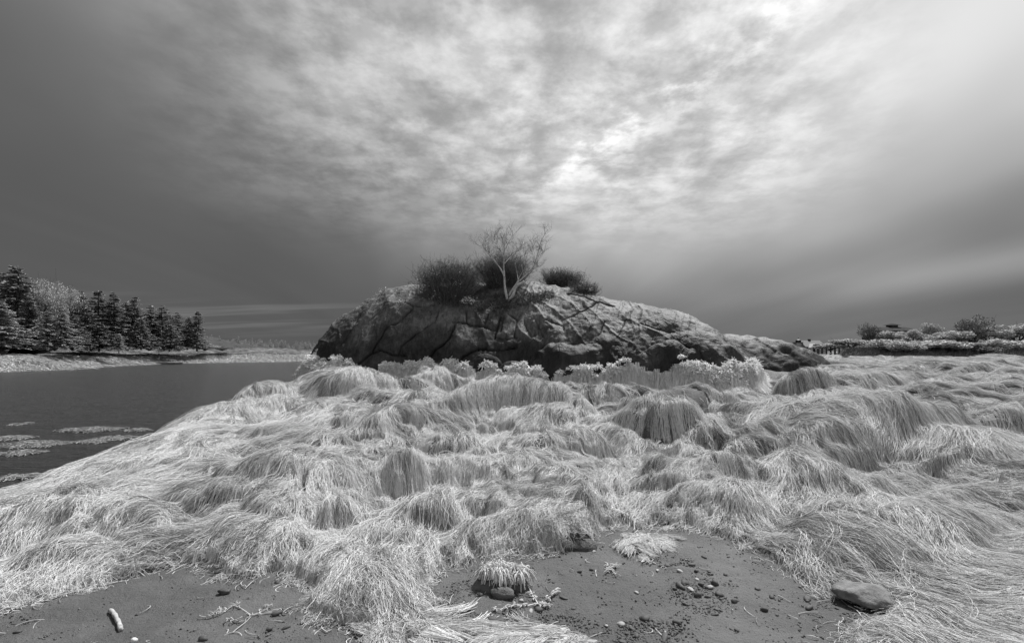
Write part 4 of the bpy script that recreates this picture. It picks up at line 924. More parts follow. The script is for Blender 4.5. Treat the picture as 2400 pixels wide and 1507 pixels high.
bush(968, 1135, 610, 700, 'wide dense leafless shrub on the left of the outcrop top', 21, 1150, 520)
bush(1115, 1235, 606, 692, 'dark leafless shrub behind the pale forked tree', 22, 800, 420, .5)
bush(1258, 1385, 630, 684, 'rounded dark shrub on the outcrop top, right of the tree', 23, 620, 220, .2)
bush(1335, 1412, 662, 700, 'low pale-leaved shrub at the right end of the outcrop top', 24, 260, 420, .2)
for k, (u, v, w_, la) in enumerate(((905, 693, 26, 'little pale plant on the left skyline of the outcrop'), (918, 715, 14, 'tiny pale leaf tuft in the highest crack, left one of the pair'), (945, 716, 22, 'tiny pale leaf tuft in the highest crack, right one of the pair'), (1098, 716, 34, 'bright patch of pale leaves on the ledge below the wide shrub'), (1170, 675, 40, 'pale leafy seedling at the foot of the forked tree'))):
    r_ = np.random.default_rng(40 + k); c = ray_rock(u, v); R0 = w_ / 2 / F * c[1]; root = empty('small_plant', c); tag(root, la, 'plant', 'small pale plants on the outcrop')
    q = c + r_.normal(0, 1, (60 + 3 * w_, 3)) * np.array([R0 * .6, R0 * .5, R0 * .3]) + np.array([0, -.12, .05 + R0 * .25])
    leaf_mesh('leaves', q, .026, M['leaf_pale'], root, r_)
    K = 4; st = np.repeat(c[None, None], 14, 0) + (q[:14] - c)[:, None] * np.linspace(0, 1, K)[None, :, None]; curves_obj('stems', st, np.full((14, K), .004), M['twigs'], root)
# dark turf in the saddle where the shrubs root
def turf(n):
    r_ = np.random.default_rng(55); u = r_.uniform(975, 1300, n); v = r_.uniform(688, 728, n); ok = v < 700 + 26 * np.sin((u - 960) / 110) ; u, v = u[ok], v[ok]; P_ = []
    for a_, b_2 in zip(u[::6], v[::6]): P_.append(ray_rock(a_, b_2))
    c = np.repeat(np.array(P_), 6, 0) + r_.normal(0, .04, (len(P_) * 6, 3)) * (1, .5, .5); K = 4; t = np.linspace(0, 1, K); d = r_.normal(0, .06, (len(c), 3)) + np.array([0, -.05, .07])
    pts = c[:, None] + np.array([0, -.10, 0]) + d[:, None] * t[None, :, None]; pts[..., 2] -= .05 * t ** 2
    tag(curves_obj('grass', pts, np.full((len(c), K), .006) * (1 - .6 * t), M['twigs']), 'dark dry turf under the shrubs on the outcrop', kind='stuff')
turf(4200)

# ---------------------------------------------------------------- left shore: weed-covered rock rim, bare slabs, wooded bank
SHORE = np.array([(-70, 32), (-44, 44), (-42.6, 49.6), (-45, 54.5), (-46.5, 62), (-47, 71), (-43.5, 75), (-39, 79), (-33.5, 84), (-26, 96), (-20, 112)], float)   # waterline
def shore_material():
    m, n = material('shore'); t = n.new('ShaderNodeTexCoord'); o = t.outputs['Object']; sp = n.new('ShaderNodeSeparateXYZ'); n.l.new(o, sp.inputs[0])
    wob = n.math('MULTIPLY', n.math('SUBTRACT', n.noise(o, .5, 5, .6), .5), .7); z = n.math('ADD', sp.outputs[2], wob)
    weedc = n.mix(n.maprange(n.noise(o, 3, 8, .7), .3, .7), .12, .62); rockc = n.mix(n.maprange(n.noise(o, 1.1, 8, .65), .35, .7), .05, .24); turfc = n.mix(n.noise(o, 2.5, 8, .7), .02, .10)
    c = n.mix(n.maprange(z, .62, .78), weedc, n.math('MULTIPLY', rockc, n.maprange(z, .85, 1.15, .3, 1.0))); c = n.mix(n.maprange(z, 1.75, 2.1), c, turfc)
    finish(n, c, .8, n.noise(o, 3.5, 10, .7), 1.0, .35, .2); return m
def resample(poly, n):
    d = np.concatenate([[0], np.cumsum(np.linalg.norm(np.diff(poly, axis=0), axis=1))]); s_ = np.linspace(0, d[-1], n)
    return np.stack([np.interp(s_, d, poly[:, k]) for k in range(2)], -1)
ns, ntt = 420, 90
sl = resample(SHORE, ns); tg = np.gradient(sl, axis=0); tg /= np.linalg.norm(tg, axis=1, keepdims=True); inl = np.stack([-tg[:, 1], tg[:, 0]], -1)
for _ in range(60): inl[1:-1] = (inl[:-2] + inl[1:-1] + inl[2:]) / 3
inl /= np.linalg.norm(inl, axis=1, keepdims=True)
tt = np.linspace(-3, 46, ntt)[None] * 1.0
SX = sl[:, :1] + inl[:, :1] * tt; SY = sl[:, 1:] + inl[:, 1:] * tt
pz = np.stack([SX, SY], -1)
SZ = np.interp(tt, [-3, 0, 3, 8, 14, 22, 46], [-.7, -.3, .25, .85, 1.7, 2.5, 5.0]) + 0 * SX
fade = sstep(np.arange(ns), ns * .98, ns * .55)[:, None]                     # the point runs out low
SZ = np.where(SZ > .7, .7 + (SZ - .7) * (.12 + .88 * fade), SZ)
SZ = SZ + sstep(tt, 0, 4) * (.24 * fbm(pz * .16, 3, 401) + .16 * fbm(pz * .5, 3, 402) + lumps(SX, SY, 3.2, 403, 0, .55, 1.6) * .5 + lumps(SX, SY, 1.3, 404, 0, .22, 1.6))
M['shore'] = shore_material()
tag(mesh_obj('shore', np.stack([SX, SY, SZ], -1).reshape(-1, 3), grid_faces(ns, ntt), M['shore']), 'far weed-rimmed rocky shore across the inlet', kind='structure')
def shore_z(x, y):
    i = np.argmin((SX - x) ** 2 + (SY - y) ** 2); return SZ.ravel()[i]
# weed fringe on the far rim: tufts
fi = rng.integers(0, ns, 26000); ft = rng.uniform(-.2, 6.4, 26000); fx = sl[fi, 0] + inl[fi, 0] * ft + rng.normal(0, .15, 26000); fy = sl[fi, 1] + inl[fi, 1] * ft + rng.normal(0, .15, 26000)
fz = np.interp(ft, tt[0], np.arange(ntt)); fzz = SZ[fi, np.clip(fz.astype(int), 0, ntt - 1)]
okf = fzz < .95; fx, fy, fzz, fi = fx[okf], fy[okf], fzz[okf], fi[okf]; K = 5; t = np.linspace(0, 1, K); d = np.stack([-inl[fi, 0], -inl[fi, 1]], -1) + rng.normal(0, .5, (len(fi), 2)); L = rng.uniform(.3, .9, len(fi))
pts = np.stack([fx[:, None] + d[:, :1] * L[:, None] * t, fy[:, None] + d[:, 1:] * L[:, None] * t, fzz[:, None] + .10 + .10 * np.sin(t * 3)[None] - L[:, None] * .28 * t], -1)
tag(curves_obj('shore_seaweed', pts, np.full((len(fi), K), .022) * rng.uniform(.6, 1.4, (len(fi), 1)), M['weed'], None, rng.uniform(.3, .8, len(fi))), 'pale weed fringe along the far rocky shore', 'seaweed', kind='stuff')

M['needles'] = grey('spruce_needles', .15, .36, 2.2, .7, .1, .01, trans=.1)
M['needles_pale'] = grey('pale_foliage', .3, .5, 2.2, .7, .1, .01, trans=.12)
M['trunk'] = grey('trunk_bark', .05, .14, 8, .85, .4, .02)
def spruce_data(seed, H=1.0, slim=.3, bare=.12, dens=1.0, ragged=.25):
    """unit-height conifer: trunk mesh, crown mesh of flat drooping boughs"""
    r_ = np.random.default_rng(seed)
    zz_ = np.linspace(0, 1, 9); V, Fs = tube(np.stack([.012 * np.sin(zz_ * 5 + seed), .012 * np.cos(zz_ * 4), zz_], -1), np.linspace(.022, .003, 9), 6)
    tv = [V]; tf = list(Fs); n0 = len(V)
    P0 = []; 
    nl = int(34 * dens)
    for k in range(nl):
        z = bare + (1 - bare) * (k + r_.uniform(0, .9)) / nl; f = (1 - z) / (1 - bare)
        R0 = slim * (f ** .8) * (.55 + .45 * min(1, (z - bare) / .12 + .35)) + .012
        for j in range(r_.integers(5, 8)):
            if r_.random() < ragged * .5: continue
            a_ = r_.uniform(0, 6.283); L = R0 * r_.uniform(.55, 1.2); dr = r_.uniform(.0, .28)
            d = np.array([math.cos(a_), math.sin(a_), 0]); e = np.array([-d[1], d[0], 0]); nb = max(3, int(L / .012))
            # branch
            bp = np.stack([d[0] * L * np.linspace(0, 1, 3), d[1] * L * np.linspace(0, 1, 3), z + np.array([0, -.25 * dr * L, -.5 * dr * L])], -1); bv, bf = tube(bp, [.004, .003, .001], 3, False); tv.append(bv); tf += [tuple(i + n0 for i in q) for q in bf]; n0 += len(bv)
            for s in range(nb):
                u = (s + r_.uniform(.2, 1)) / nb; c = d * L * u + np.array([0, 0, z - dr * L * u * u * .7]); w_ = .034 * (1.15 - .5 * u) * (.6 + .6 * r_.random())
                for sd in (-1, 1, 0):
                    dd = d * r_.uniform(.4, 1.1) + e * sd * r_.uniform(.7, 1.2) + np.array([0, 0, r_.uniform(-.25, .35)]); dd = dd / np.linalg.norm(dd) * w_ * r_.uniform(.8, 1.6)
                    pp = np.cross(dd, np.array([0, 0, 1.0]) + r_.normal(0, .45, 3)); pp = pp / (np.linalg.norm(pp) + 1e-9) * w_ * .5
                    P0.append((c, c + dd * .5 + pp, c + dd, c + dd * .5 - pp))
    cv = np.array(P0).reshape(-1, 3)
    return (np.concatenate(tv), tf), (cv, np.arange(len(cv)).reshape(-1, 4))
def make_data(name, geo, mat, smooth=False):
    o = mesh_obj(name, geo[0], geo[1], mat, None, smooth); me = o.data; bpy.data.objects.remove(o); return me
SPR = []
for k, (sl_, ba, de, rg) in enumerate(((.34, .04, 1.0, .2), (.42, .06, .95, .35), (.32, .12, .9, .4), (.55, .03, .8, .3), (.42, .18, .85, .5), (.50, .03, 1.0, .15))):
    tr, cr = spruce_data(700 + k, 1, sl_, ba, de, rg); SPR.append((make_data('trunk', tr, M['trunk'], True), make_data('crown', cr, M['needles']), None))
SPRP = [(a_, b_2.copy()) for a_, b_2, _ in SPR]
for a_, b_2 in SPRP: b_2.materials[0] = M['needles_pale']
def tree(name, u, vt, vb, y, kind, pale, label, group, cat='tree', widen=1.0):
    b0 = P(u, vb, y); H = (vb - vt) / F * y
    root = empty(name, b0); root.scale = (H * widen * 1.2, H * widen * 1.2, H); root.rotation_euler = (0, random.uniform(-.03, .03), random.uniform(0, 6.28)); tag(root, label, cat, group)
    for nm, me in zip(('trunk', 'crown'), (SPRP if pale else SPR)[kind][:2]): o = bpy.data.objects.new(nm, me); C.objects.link(o); o.parent = root
G_ = 'conifers on the far shore across the inlet'
TREES = [  # column, top row, foot row, distance, kind, pale, widen, label
 (41, 622, 815, 58, 1, 0, 1.0, 'tallest dark spruce at the left end of the wooded shore'), (3, 640, 815, 62, 0, 0, 1.0, 'tall spruce cut by the left picture edge'), (87, 652, 810, 60, 5, 1, 1.1, 'broad pale feathery tree right of the tallest spruce'),
 (118, 648, 812, 64, 1, 1, 1.0, 'tall pale rounded tree, second of the pale pair behind the shore slabs'), (152, 668, 812, 62, 5, 1, .95, 'pale rounded tree sloping down from the pale pair'), (190, 682, 812, 64, 0, 0, 1.0, 'dark spruce with pointed top right of the pale rounded trees'),
 (228, 680, 812, 66, 1, 0, 1.0, 'full spruce in the middle of the wooded shore, left of its neighbour twin'), (264, 686, 814, 66, 0, 0, 1.0, 'full spruce in the middle of the wooded shore, right one of the twins'), (297, 708, 814, 70, 2, 0, 1.0, 'shorter spruce right of the middle twins'),
 (316, 697, 814, 70, 2, 0, 1.0, 'thin-topped spruce with a bird-like knob at its tip'), (355, 716, 814, 72, 4, 0, 1.0, 'open spruce with bare lower trunks, left of the dark gap'), (381, 716, 816, 73, 4, 0, 1.05, 'open spruce with bare lower trunk above the dark gap'),
 (416, 730, 816, 75, 3, 0, .8, 'small wide spruce right of the dark gap'), (440, 742, 818, 76, 2, 0, 1.0, 'short spruce second from the tip of the wooded point'), (463, 729, 822, 76, 1, 0, .85, 'last spruce on the tip of the wooded point, boughs reaching right'),
 (4, 706, 815, 52, 5, 1, 1.1, 'pale young conifer at the left edge in front of the tall spruces'), (110, 728, 816, 53, 3, 1, .9, 'low pale conifer in front of the broad feathery tree'), (148, 734, 816, 54, 5, 1, 1.0, 'low pale conifer just right of the front one'), (234, 756, 822, 60, 3, 0, 1.5, 'wide layered spruce with flat pads near the shore slabs'),
 (278, 782, 826, 60, 4, 1, 1.0, 'small leaning pale sapling by the shore, middle of the wood'), (70, 690, 815, 57, 0, 0, 1.0, 'dark narrow spruce in the shadow below the tallest one'), (205, 720, 818, 60, 1, 0, 1.1, 'dark bushy spruce left of the flat-padded one'), (330, 745, 818, 68, 3, 0, 1.0, 'low wide spruce under the thin-topped one'), (400, 760, 822, 71, 3, 0, 1.1, 'low spreading spruce in front of the dark gap'), (180, 745, 816, 57, 1, 0, 1.1, 'dark spruce in front of the pale rounded trees')]
TREES_PALE = [t_ for t_ in TREES if 'pale' in t_[-1] and t_[0] in (87, 118, 152)]
for u, vt, vb, y, k, p_, wd, la in [t_ for t_ in TREES if t_ not in TREES_PALE]: tree('spruce_tree', u, vt, vb + 2, y, k, p_, la, G_, widen=wd)
# small float and gangway on the far shore
M['wood'] = grey('weathered_wood', .10, .26, 10, .8, .4, .02)
c = P(397, 853, 68); root = empty('landing_float', (c[0], c[1], -.3)); tag(root, 'low wooden landing float moored at the far shore below the wood', 'float')
mb = MB().box((0, 0, .10), (1.25, .8, .10)); mb.build('hull', M['trunk'], root)
for k in range(8): MB().box((-1.2 + .34 * k, 0, .225), (.16, .82, .025)).build('plank', M['wood'], root)
c1, c2 = P(330, 838, 74), P(392, 849, 69); root = empty('gangway', c2); tag(root, 'slanting timber gangway leading from the far shore to the float', 'gangway')
for s_ in (-.35, .35):
    V, Fs = tube(np.array([c2, c1]) + np.array([0, s_, .15]), .07, 6); rel(mesh_obj('beam', V, Fs, M['wood']), root)
    V, Fs = tube(np.array([c2, c1]) + np.array([0, s_, .75]), .035, 6); rel(mesh_obj('handrail', V, Fs, M['wood']), root)

# far low coast with its wood
def far_wood():
    xs = np.linspace(-240, 40, 120); ys = np.linspace(190, 420, 12); X, Y = np.meshgrid(xs, ys, indexing='ij'); Z = -.6 + sstep(Y, 190, 215) * (1.2 + .7 * fbm(np.stack([X, Y], -1) * .03, 3, 9)) 
    tag(mesh_obj('land', np.stack([X, Y, Z], -1).reshape(-1, 3), grid_faces(len(xs), len(ys)), M['shore']), 'low far coast beyond the inlet', kind='structure')
    r_ = np.random.default_rng(91); vs = []; cr = SPR[0][1]; n = len(cr.vertices); cvx = np.empty(n * 3, 'f'); cr.vertices.foreach_get('co', cvx); cvx = cvx.reshape(-1, 4, 3)[::6]
    for dark in (0, 1):
        out = []
        for k in range(250 if dark == 0 else 70):
            u = r_.uniform(440, 800); y = r_.uniform(215, 330) if dark == 0 else r_.uniform(205, 225); x = (u - CU) / F * y; H = r_.uniform(4.0, 7.0) * np.interp(u, [480, 560, 760], [1.25, 1.05, .75]); 
            if dark: H *= .55
            q = cvx.reshape(-1, 3) * (np.array([H * 1.3, H * 1.3, H]) if dark == 0 else np.array([H * 1.6, H * 1.6, H])); out.append(q * np.array([1, 1, 1]) + np.array([x, y, .4]))
        V = np.concatenate(out); mesh = mesh_obj('treeline', V, np.arange(len(V)).reshape(-1, 4), M['needles_pale'] if dark else M['needles'], None, False)
        tag(mesh, 'pale bushes along the foot of the far wood' if dark else 'far dark wood along the low coast', kind='stuff')
far_wood()

# ---------------------------------------------------------------- right-hand bank with shrubs, house, light station and pier
def bank_h(x, y):
    b0 = 45 + 1.5 * np.sin(x * .2); z = .75 + sstep(y, b0 - 1, b0 + 5) * .75 + sstep(y, b0 + 6, b0 + 34) * (.5 + 2.3 * sstep(x / y, .68, .80))
    cut = sstep(x / y, .612, .66); z = z * cut - .6 * (1 - cut)
    return z + .14 * fbm(np.stack([x, y], -1) * .4, 4, 801) + .05 * fbm(np.stack([x, y], -1) * 1.6, 3, 802)
xs = np.linspace(18, 190, 330); ys = np.linspace(43.5, 175, 190); X, Y = np.meshgrid(xs, ys, indexing='ij')
M['turf'] = grey('bank_turf', .035, .13, 1.6, .9, 1.0, .2, .1)
tag(mesh_obj('bank', np.stack([X, Y, bank_h(X, Y)], -1).reshape(-1, 3), grid_faces(len(xs), len(ys)), M['turf']), 'dark grassy bank beyond the weed flats', kind='structure')
gy2 = rng.uniform(44.5, 58, 15000); gx2 = gy2 * rng.uniform(.64, 1.2, 15000); gz2 = bank_h(gx2, gy2); K = 4; t = np.linspace(0, 1, K); d = rng.normal(0, .3, (15000, 3)) + np.array([.1, -.2, .3]); 
tag(curves_obj('grass', np.stack([gx2, gy2, gz2], -1)[:, None] + d[:, None] * t[None, :, None] * .7, np.full((15000, K), .018) * (1 - .6 * t), M['twigs']), 'rough dark grass on the right-hand bank', kind='stuff')
def shrub_data(seed, n=2600, blobs=9, flat=.7, size=.052):
    """rounded open crown: leaf clumps carried on forking limbs; unit radius"""
    r_ = np.random.default_rng(seed); tv, tf, n0 = [], [], 0; cs = []
    for k in range(blobs):
        a_ = r_.uniform(0, 6.28); rr = r_.uniform(.15, .75); c = np.array([math.cos(a_) * rr, math.sin(a_) * rr, .55 + .45 * r_.random() * (1 - rr * .4)]); cs.append(c)
        path = np.array([[0, 0, 0], c * np.array([.3, .3, .4]) + r_.normal(0, .04, 3), c * np.array([.8, .8, .8]), c]); V, Fs = tube(path, [.045, .03, .016, .006], 5, False); tv.append(V); tf += [tuple(i + n0 for i in q) for q in Fs]; n0 += len(V)
        for j in range(5):
            e = c + r_.normal(0, .24, 3); V, Fs = tube(np.array([path[2], (path[2] + e) / 2 + r_.normal(0, .03, 3), e]), [.012, .008, .003], 4, False); tv.append(V); tf += [tuple(i + n0 for i in q) for q in Fs]; n0 += len(V)
    cs = np.array(cs); q = cs[r_.integers(0, blobs, n)]; d = r_.normal(size=(n, 3)); d /= np.linalg.norm(d, axis=1, keepdims=True); d *= (r_.uniform(.55, 1, n) * .34)[:, None]; d[:, 2] *= flat; d[:, 2] += .03
    p = q + d; p[:, 2] = np.maximum(p[:, 2], .06); d1 = r_.normal(size=(n, 3)); d1[:, 2] *= .5; d1 /= np.linalg.norm(d1, axis=1, keepdims=True); d2 = np.cross(d1, r_.normal(size=(n, 3))); d2 /= np.linalg.norm(d2, axis=1, keepdims=True); s_ = (size * r_.uniform(.5, 1.3, n))[:, None]
    V = np.stack([p - d1 * s_, p + d2 * s_ * .6, p + d1 * s_, p - d2 * s_ * .6], 1).reshape(-1, 3)
    return (np.concatenate(tv), tf), (V, np.arange(4 * n).reshape(-1, 4))
M['leaf_dark'] = grey('dark_leaf', .09, .22, 3, .7, .1, .01, trans=.1); M['leaf_grey'] = grey('grey_leaf', .34, .62, 3, .7, .1, .01, trans=.12)
SHR = []
for k in range(5):
    tr, cr = shrub_data(850 + k, 4200, 8 + k, .6 + .1 * k); SHR.append((make_data('trunk', tr, M['trunk'], True), make_data('crown', cr, M['leaf_grey'])))
SHD = []
for k in range(5):
    tr, cr = shrub_data(870 + k, 2600, 15, .9, .038); SHD.append((make_data('trunk', tr, M['trunk'], True), make_data('crown', cr, M['leaf_dark'])))
for k, (u, vt, vb, w_, y, dark, la) in enumerate((
 (2036, 760, 812, 34, 56, 1, 'dark upright tree alone on the left of the right-hand bank'), (2082, 781, 812, 74, 58, 0, 'broad pale shrub below the left end of the house roof'), (2142, 781, 812, 54, 58, 0, 'pale shrub with flat layered top below the cupola'), (2180, 767, 812, 46, 60, 0, 'tall pale shrub just right of the house'),
 (2282, 744, 816, 58, 54, 1, 'tall dark dense bush, highest on the right-hand bank'), (2325, 768, 816, 74, 56, 0, 'wide grey shrub right of the tall dark bush'), (2384, 768, 816, 76, 57, 0, 'grey spreading shrub at the right picture edge'), (2222, 785, 815, 80, 55, 0, 'low grey shrub left of the tall dark bush'),
 (2190, 802, 824, 110, 50, 0, 'long low pale thicket in front of the house shrubs'), (2075, 803, 826, 80, 51, 0, 'low pale shrub in front of the dark upright tree'), (2240, 806, 828, 90, 49, 0, 'pale low thicket below the tall dark bush'), (1995, 798, 818, 70, 64, 0, 'grey shrub on the left end of the bank near the pier'),
 (1945, 808, 822, 60, 78, 0, 'small shrub behind the pier beside the light station'), (2355, 800, 826, 90, 50, 0, 'low grey thicket in the right corner of the bank'), (2110, 808, 830, 70, 49, 0, 'small pale thicket in the middle of the bank'), (2300, 812, 832, 80, 48, 1, 'dark low bush at the bank foot under the tall dark one'))):
    b0 = P(u, vb, y); H = (vb - vt) / F * y; Wd = w_ / 2 / F * y; root = empty('shrub', b0); tag(root, la, 'shrub' if k else 'tree', 'shrubs on the right-hand bank')
    root.scale = (Wd * 1.4, Wd * 1.4, H / (1.1 if dark else .92)); root.rotation_euler[2] = random.uniform(0, 6.28)
    if k == 0: root.name = 'dark_tree'
    for nm, me in zip(('trunk', 'crown'), (SHD if dark else SHR)[4 if k == 0 else k % 5]): o = bpy.data.objects.new(nm, me); C.objects.link(o); o.parent = root
SHP = []
for k in range(5):
    tr, cr = shrub_data(880 + k, 9000, 12 + k, .7, .026); SHP.append((make_data('trunk', tr, M['trunk'], True), make_data('crown', cr, M['needles_pale'])))
def shrub_thing(name, u, vt, vb, w_, y, k, data, la, cat, grp):
    b0 = P(u, vb, y); H = (vb - vt) / F * y; Wd = w_ / 2 / F * y; root = empty(name, b0); tag(root, la, cat, grp); root.scale = (Wd * 1.25, Wd * 1.25, H / 1.2); root.rotation_euler[2] = random.uniform(0, 6.28)
    for nm, me in zip(('trunk', 'crown'), data[k % 5]): o = bpy.data.objects.new(nm, me); C.objects.link(o); o.parent = root
for k, (u, vt, vb, y, _, _, _, la) in enumerate(TREES_PALE): shrub_thing('broadleaf_tree', u, vt, vb + 4, 85, y, k + 2, SHP, la, 'tree', 'pale rounded trees on the far shore')
for k, (u, w_, vt, la) in enumerate(((25, 60, 790, 'pale undergrowth bush at the left edge below the tall spruces'), (75, 60, 792, 'undergrowth bush under the broad pale tree'), (128, 50, 794, 'undergrowth bush under the pale rounded trees'), (170, 50, 796, 'undergrowth bush left of the flat-padded spruce'), (215, 50, 802, 'low bush below the flat-padded spruce'), (300, 60, 803, 'low bush right of the leaning sapling'), (350, 60, 804, 'low bush at the left of the dark gap in the wood'), (420, 60, 806, 'low bush below the small wide spruce'), (480, 60, 808, 'low bush just past the tip of the wooded point'), (520, 60, 812, 'farthest low bush on the open point'))):
    shrub_thing('shrub', u, vt, 822, w_, 54 + u * .05, k, SHP if k % 3 else SHD, la, 'shrub', 'undergrowth on the far shore')
# house with cupola, mostly hidden by shrubs
M['dark_roof'] = grey('dark_shingle', .03, .06, 6, .95, .4, .03, .05); M['dark_wall'] = grey('dark_clapboard', .06, .12, 6, .8, .4, .02); M['white_wall'] = grey('white_plaster', .36, .46, 4, .7, .2, .01); M['slate'] = grey('grey_slate', .10, .16, 5, .8, .3, .02); M['iron'] = grey('black_iron', .012, .03, 8, .5, .2, .01)
def glass():
    m, n = material('window_glass'); finish(n, .02, .1, spec=.6); return m
M['glass'] = glass()
def hip(x0, x1, y0, y1, z0, z1, inx, iny):
    return [(x0,y0,z0),(x1,y0,z0),(x1,y1,z0),(x0,y1,z0),(x0+inx,y0+iny,z1),(x1-inx,y0+iny,z1),(x1-inx,y1-iny,z1),(x0+inx,y1-iny,z1)], [(3,2,1,0),(0,1,5,4),(1,2,6,5),(2,3,7,6),(3,0,4,7),(4,5,6,7)]
yH = 95.0; pc = lambda u, v: P(u, v, yH)
root = empty('house', (pc(2114, 800)[0], yH + 3, float(bank_h(np.array([pc(2114, 800)[0]]), np.array([yH + 3]))[0]))); tag(root, 'dark low house with hipped roof and cupola behind the shrubs', 'house'); ox, oy, oz = root.location
xl, xr = pc(2068, 0)[0] - ox, pc(2161, 0)[0] - ox; ze, zr = pc(0, 775)[2] - oz, pc(0, 765)[2] - oz
MB().box(((xl + xr) / 2, 0, (ze - .4) / 2), ((xr - xl) / 2 - .3, 3, (ze + .4) / 2)).build('wall', M['dark_wall'], root)
for q in range(4): 
    f = MB().box((xl + 1.2 + q * (xr - xl - 2.4) / 3, -3.03, ze - 1.0), (.42, .05, .55)).build('window', M['white_wall'], root); MB().box((xl + 1.2 + q * (xr - xl - 2.4) / 3, -3.09, ze - 1.0), (.34, .03, .47)).build('pane', M['glass'], f)
V, Fs = hip(xl - .2, xr + .2, -3.4, 3.4, ze, zr, 1.6, 2.9); rf = mesh_obj('roof', V, Fs, M['dark_roof'], root, False)
cu0, cu1 = pc(2109, 0)[0] - ox, pc(2128, 0)[0] - ox; zc0, zc1, zc2 = zr - .15, pc(0, 760.5)[2] - oz, pc(0, 756)[2] - oz
mb = MB().box(((cu0 + cu1) / 2, 0, (zc0 + zc1) / 2), ((cu1 - cu0) / 2 - .1, .7, (zc1 - zc0) / 2)); cup = mb.build('cupola', M['dark_wall'], root)
for q in (-.4, 0, .4): MB().box(((cu0 + cu1) / 2 + q, -.73, (zc0 + zc1) / 2 + .05), (.13, .03, .16)).build('window', M['glass'], cup)
V, Fs = hip(cu0 - .35, cu1 + .35, -1.1, 1.1, zc1, zc2, .95, 1.02); mesh_obj('cupola_roof', V, Fs, M['dark_roof'], cup, False)
# light station
yL = 140.0; pc = lambda u, v: P(u, v, yL); root = empty('light_station', (pc(1893, 0)[0], yL, .2)); tag(root, 'small white light station with lantern and grey gabled roof behind the rock ledge', 'building'); ox, oy, oz = root.location
X_ = lambda u: pc(u, 0)[0] - ox; Z_ = lambda v: pc(0, v)[2] - oz
MB().box((X_(1870), 0, Z_(803) / 2 - .2), ((X_(1877) - X_(1863)) / 2, .85, Z_(803) / 2 + .2)).build('tower', M['white_wall'], root)
MB().box((X_(1869.5), 0, Z_(802.5)), ((X_(1878) - X_(1861)) / 2, 1.1, .07)).build('gallery', M['iron'], root)
MB().tube([(X_(1871), 0, Z_(802)), (X_(1871), 0, Z_(797.5))], .62, 10).build('lantern', M['glass'], root)
for q in range(8):
    a_ = q * math.pi / 4; MB().box((X_(1871) + .64 * math.cos(a_), .64 * math.sin(a_), (Z_(802) + Z_(797.5)) / 2), (.05, .05, .29)).build('mullion', M['iron'], root)
MB().tube([(X_(1871), 0, Z_(797.8)), (X_(1871), 0, Z_(796.5)), (X_(1871), 0, Z_(794.5)), (X_(1871), 0, Z_(793)), (X_(1871), 0, Z_(791.8))], [.78, .6, .15, .12, .05], 10).build('lantern_roof', M['iron'], root)
def gable(x0, x1, y0, y1, zb, ze, zr, along='x'):
    if along == 'x':
        ym = (y0 + y1) / 2; return [(x0,y0,zb),(x1,y0,zb),(x1,y1,zb),(x0,y1,zb),(x0,y0,ze),(x1,y0,ze),(x1,y1,ze),(x0,y1,ze),(x0,ym,zr),(x1,ym,zr)], [(0,1,5,4),(1,2,6,9,5),(2,3,7,6),(3,0,4,8,7),(4,5,9,8),(6,7,8,9)]
    xm = (x0 + x1) / 2; return [(x0,y0,zb),(x1,y0,zb),(x1,y1,zb),(x0,y1,zb),(x0,y0,ze),(x1,y0,ze),(x1,y1,ze),(x0,y1,ze),(xm,y0,zr),(xm,y1,zr)], [(0,1,5,8,4),(1,2,6,5),(2,3,7,9,6),(3,0,4,7),(5,6,9,8),(7,4,8,9)]
V, Fs = gable(X_(1876), X_(1922), -2.4, 3.2, -.4, Z_(813.2), Z_(799.3)); mesh_obj('wall', V, Fs, M['white_wall'], root, False)
def slab_roof(x0, x1, y0, ym, ze, zr, th, nm):
    V = [(x0,y0,ze),(x1,y0,ze),(x1,ym,zr),(x0,ym,zr)]; V2 = [(a_, b_2, c_ + th) for a_, b_2, c_ in V]; mesh_obj(nm, V + V2, [(3,2,1,0),(4,5,6,7),(0,1,5,4),(1,2,6,5),(2,3,7,6),(3,0,4,7)], M['slate'], root, False)
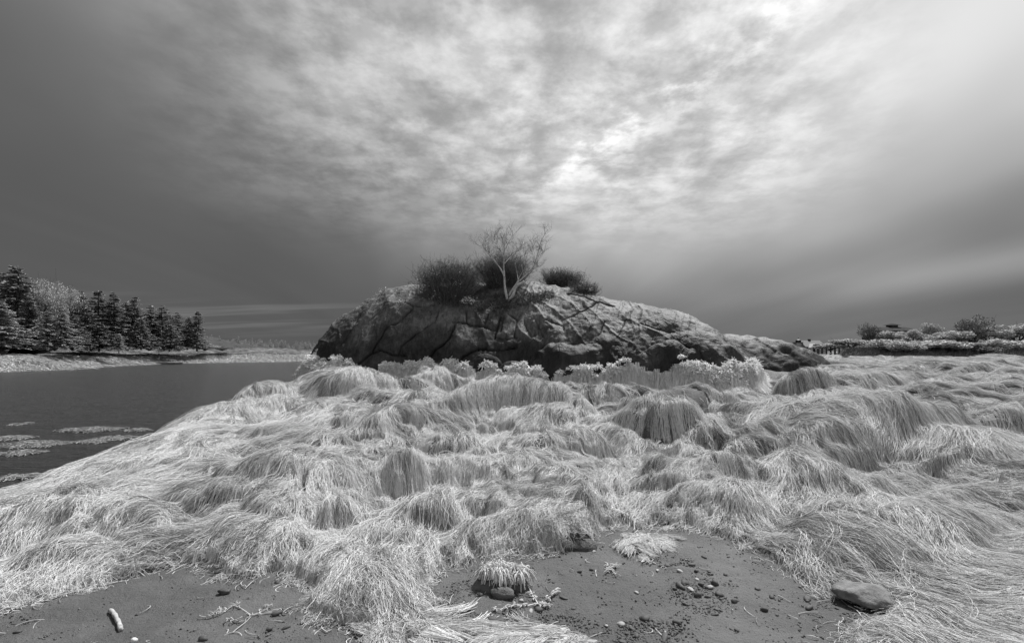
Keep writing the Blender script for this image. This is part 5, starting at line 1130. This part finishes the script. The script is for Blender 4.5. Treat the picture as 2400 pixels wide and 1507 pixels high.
slab_roof(X_(1875), X_(1923), -2.7, .4, Z_(813.8), Z_(799), .12, 'roof'); slab_roof(X_(1875), X_(1923), 3.5, .4, Z_(813.8), Z_(799), .12, 'roof')
V, Fs = gable(X_(1880), X_(1903), -4.0, -1, -.4, Z_(815), Z_(805.5), 'y'); mesh_obj('porch', V, Fs, M['white_wall'], root, False)
MB().box((X_(1898.5), .4, Z_(797.8)), (.28, .28, .35)).build('chimney', M['iron'], root)
# pier
yP = 92.0; pc = lambda u, v: P(u, v, yP); x0, x1 = pc(1912, 0)[0], pc(1992, 0)[0]; zd = pc(0, 822)[2]; root = empty('pier', ((x0 + x1) / 2, yP, .2)); tag(root, 'dark timber pier on posts with railings between the light station and the bank', 'pier'); ox, oy, oz = root.location
for k in range(40): MB().box((x0 + (x1 - x0) * (k + .5) / 40 - ox, 0, zd - oz), (.07, .8, .05)).build('plank', M['trunk'], root)
for k in range(9):
    xx = x0 + (x1 - x0) * k / 8 - ox
    for s_ in (-.7, .7): MB().box((xx, s_, (zd + .75 - oz) / 2 - .6), (.075, .075, (zd + .75 - oz) / 2 + .6)).build('post', M['trunk'], root)
for s_ in (-.76, .76):
    for hz in (.42, .75): MB().box(((x0 + x1) / 2 - ox, s_, zd + hz - oz), ((x1 - x0) / 2, .035, .05)).build('rail', M['trunk'], root)
for xx in (x0 - ox + .1, pc(1922, 0)[0] - ox):
    for s_ in (-.7, .7): MB().box((xx, s_ * .9, pc(0, 812)[2] - oz - .5), (.11, .11, .9)).build('mooring_post', M['iron'], root)
MB().box(((x0 + pc(1922, 0)[0]) / 2 - ox, 0, pc(0, 809)[2] - oz), ((pc(1922, 0)[0] - x0) / 2 + .1, .75, .07)).build('crossbeam', M['iron'], root)
# low foreshore under the pier and the light station
xs = np.linspace(25, 130, 90); ys = np.linspace(60, 180, 60); X, Y = np.meshgrid(xs, ys, indexing='ij'); Z = -.35 + .25 * fbm(np.stack([X, Y], -1) * .1, 3, 880) - .02 * np.maximum(60 - Y, 0)
tag(mesh_obj('foreshore', np.stack([X, Y, Z], -1).reshape(-1, 3), grid_faces(len(xs), len(ys)), M['turf']), 'low dark foreshore under the pier', kind='structure')
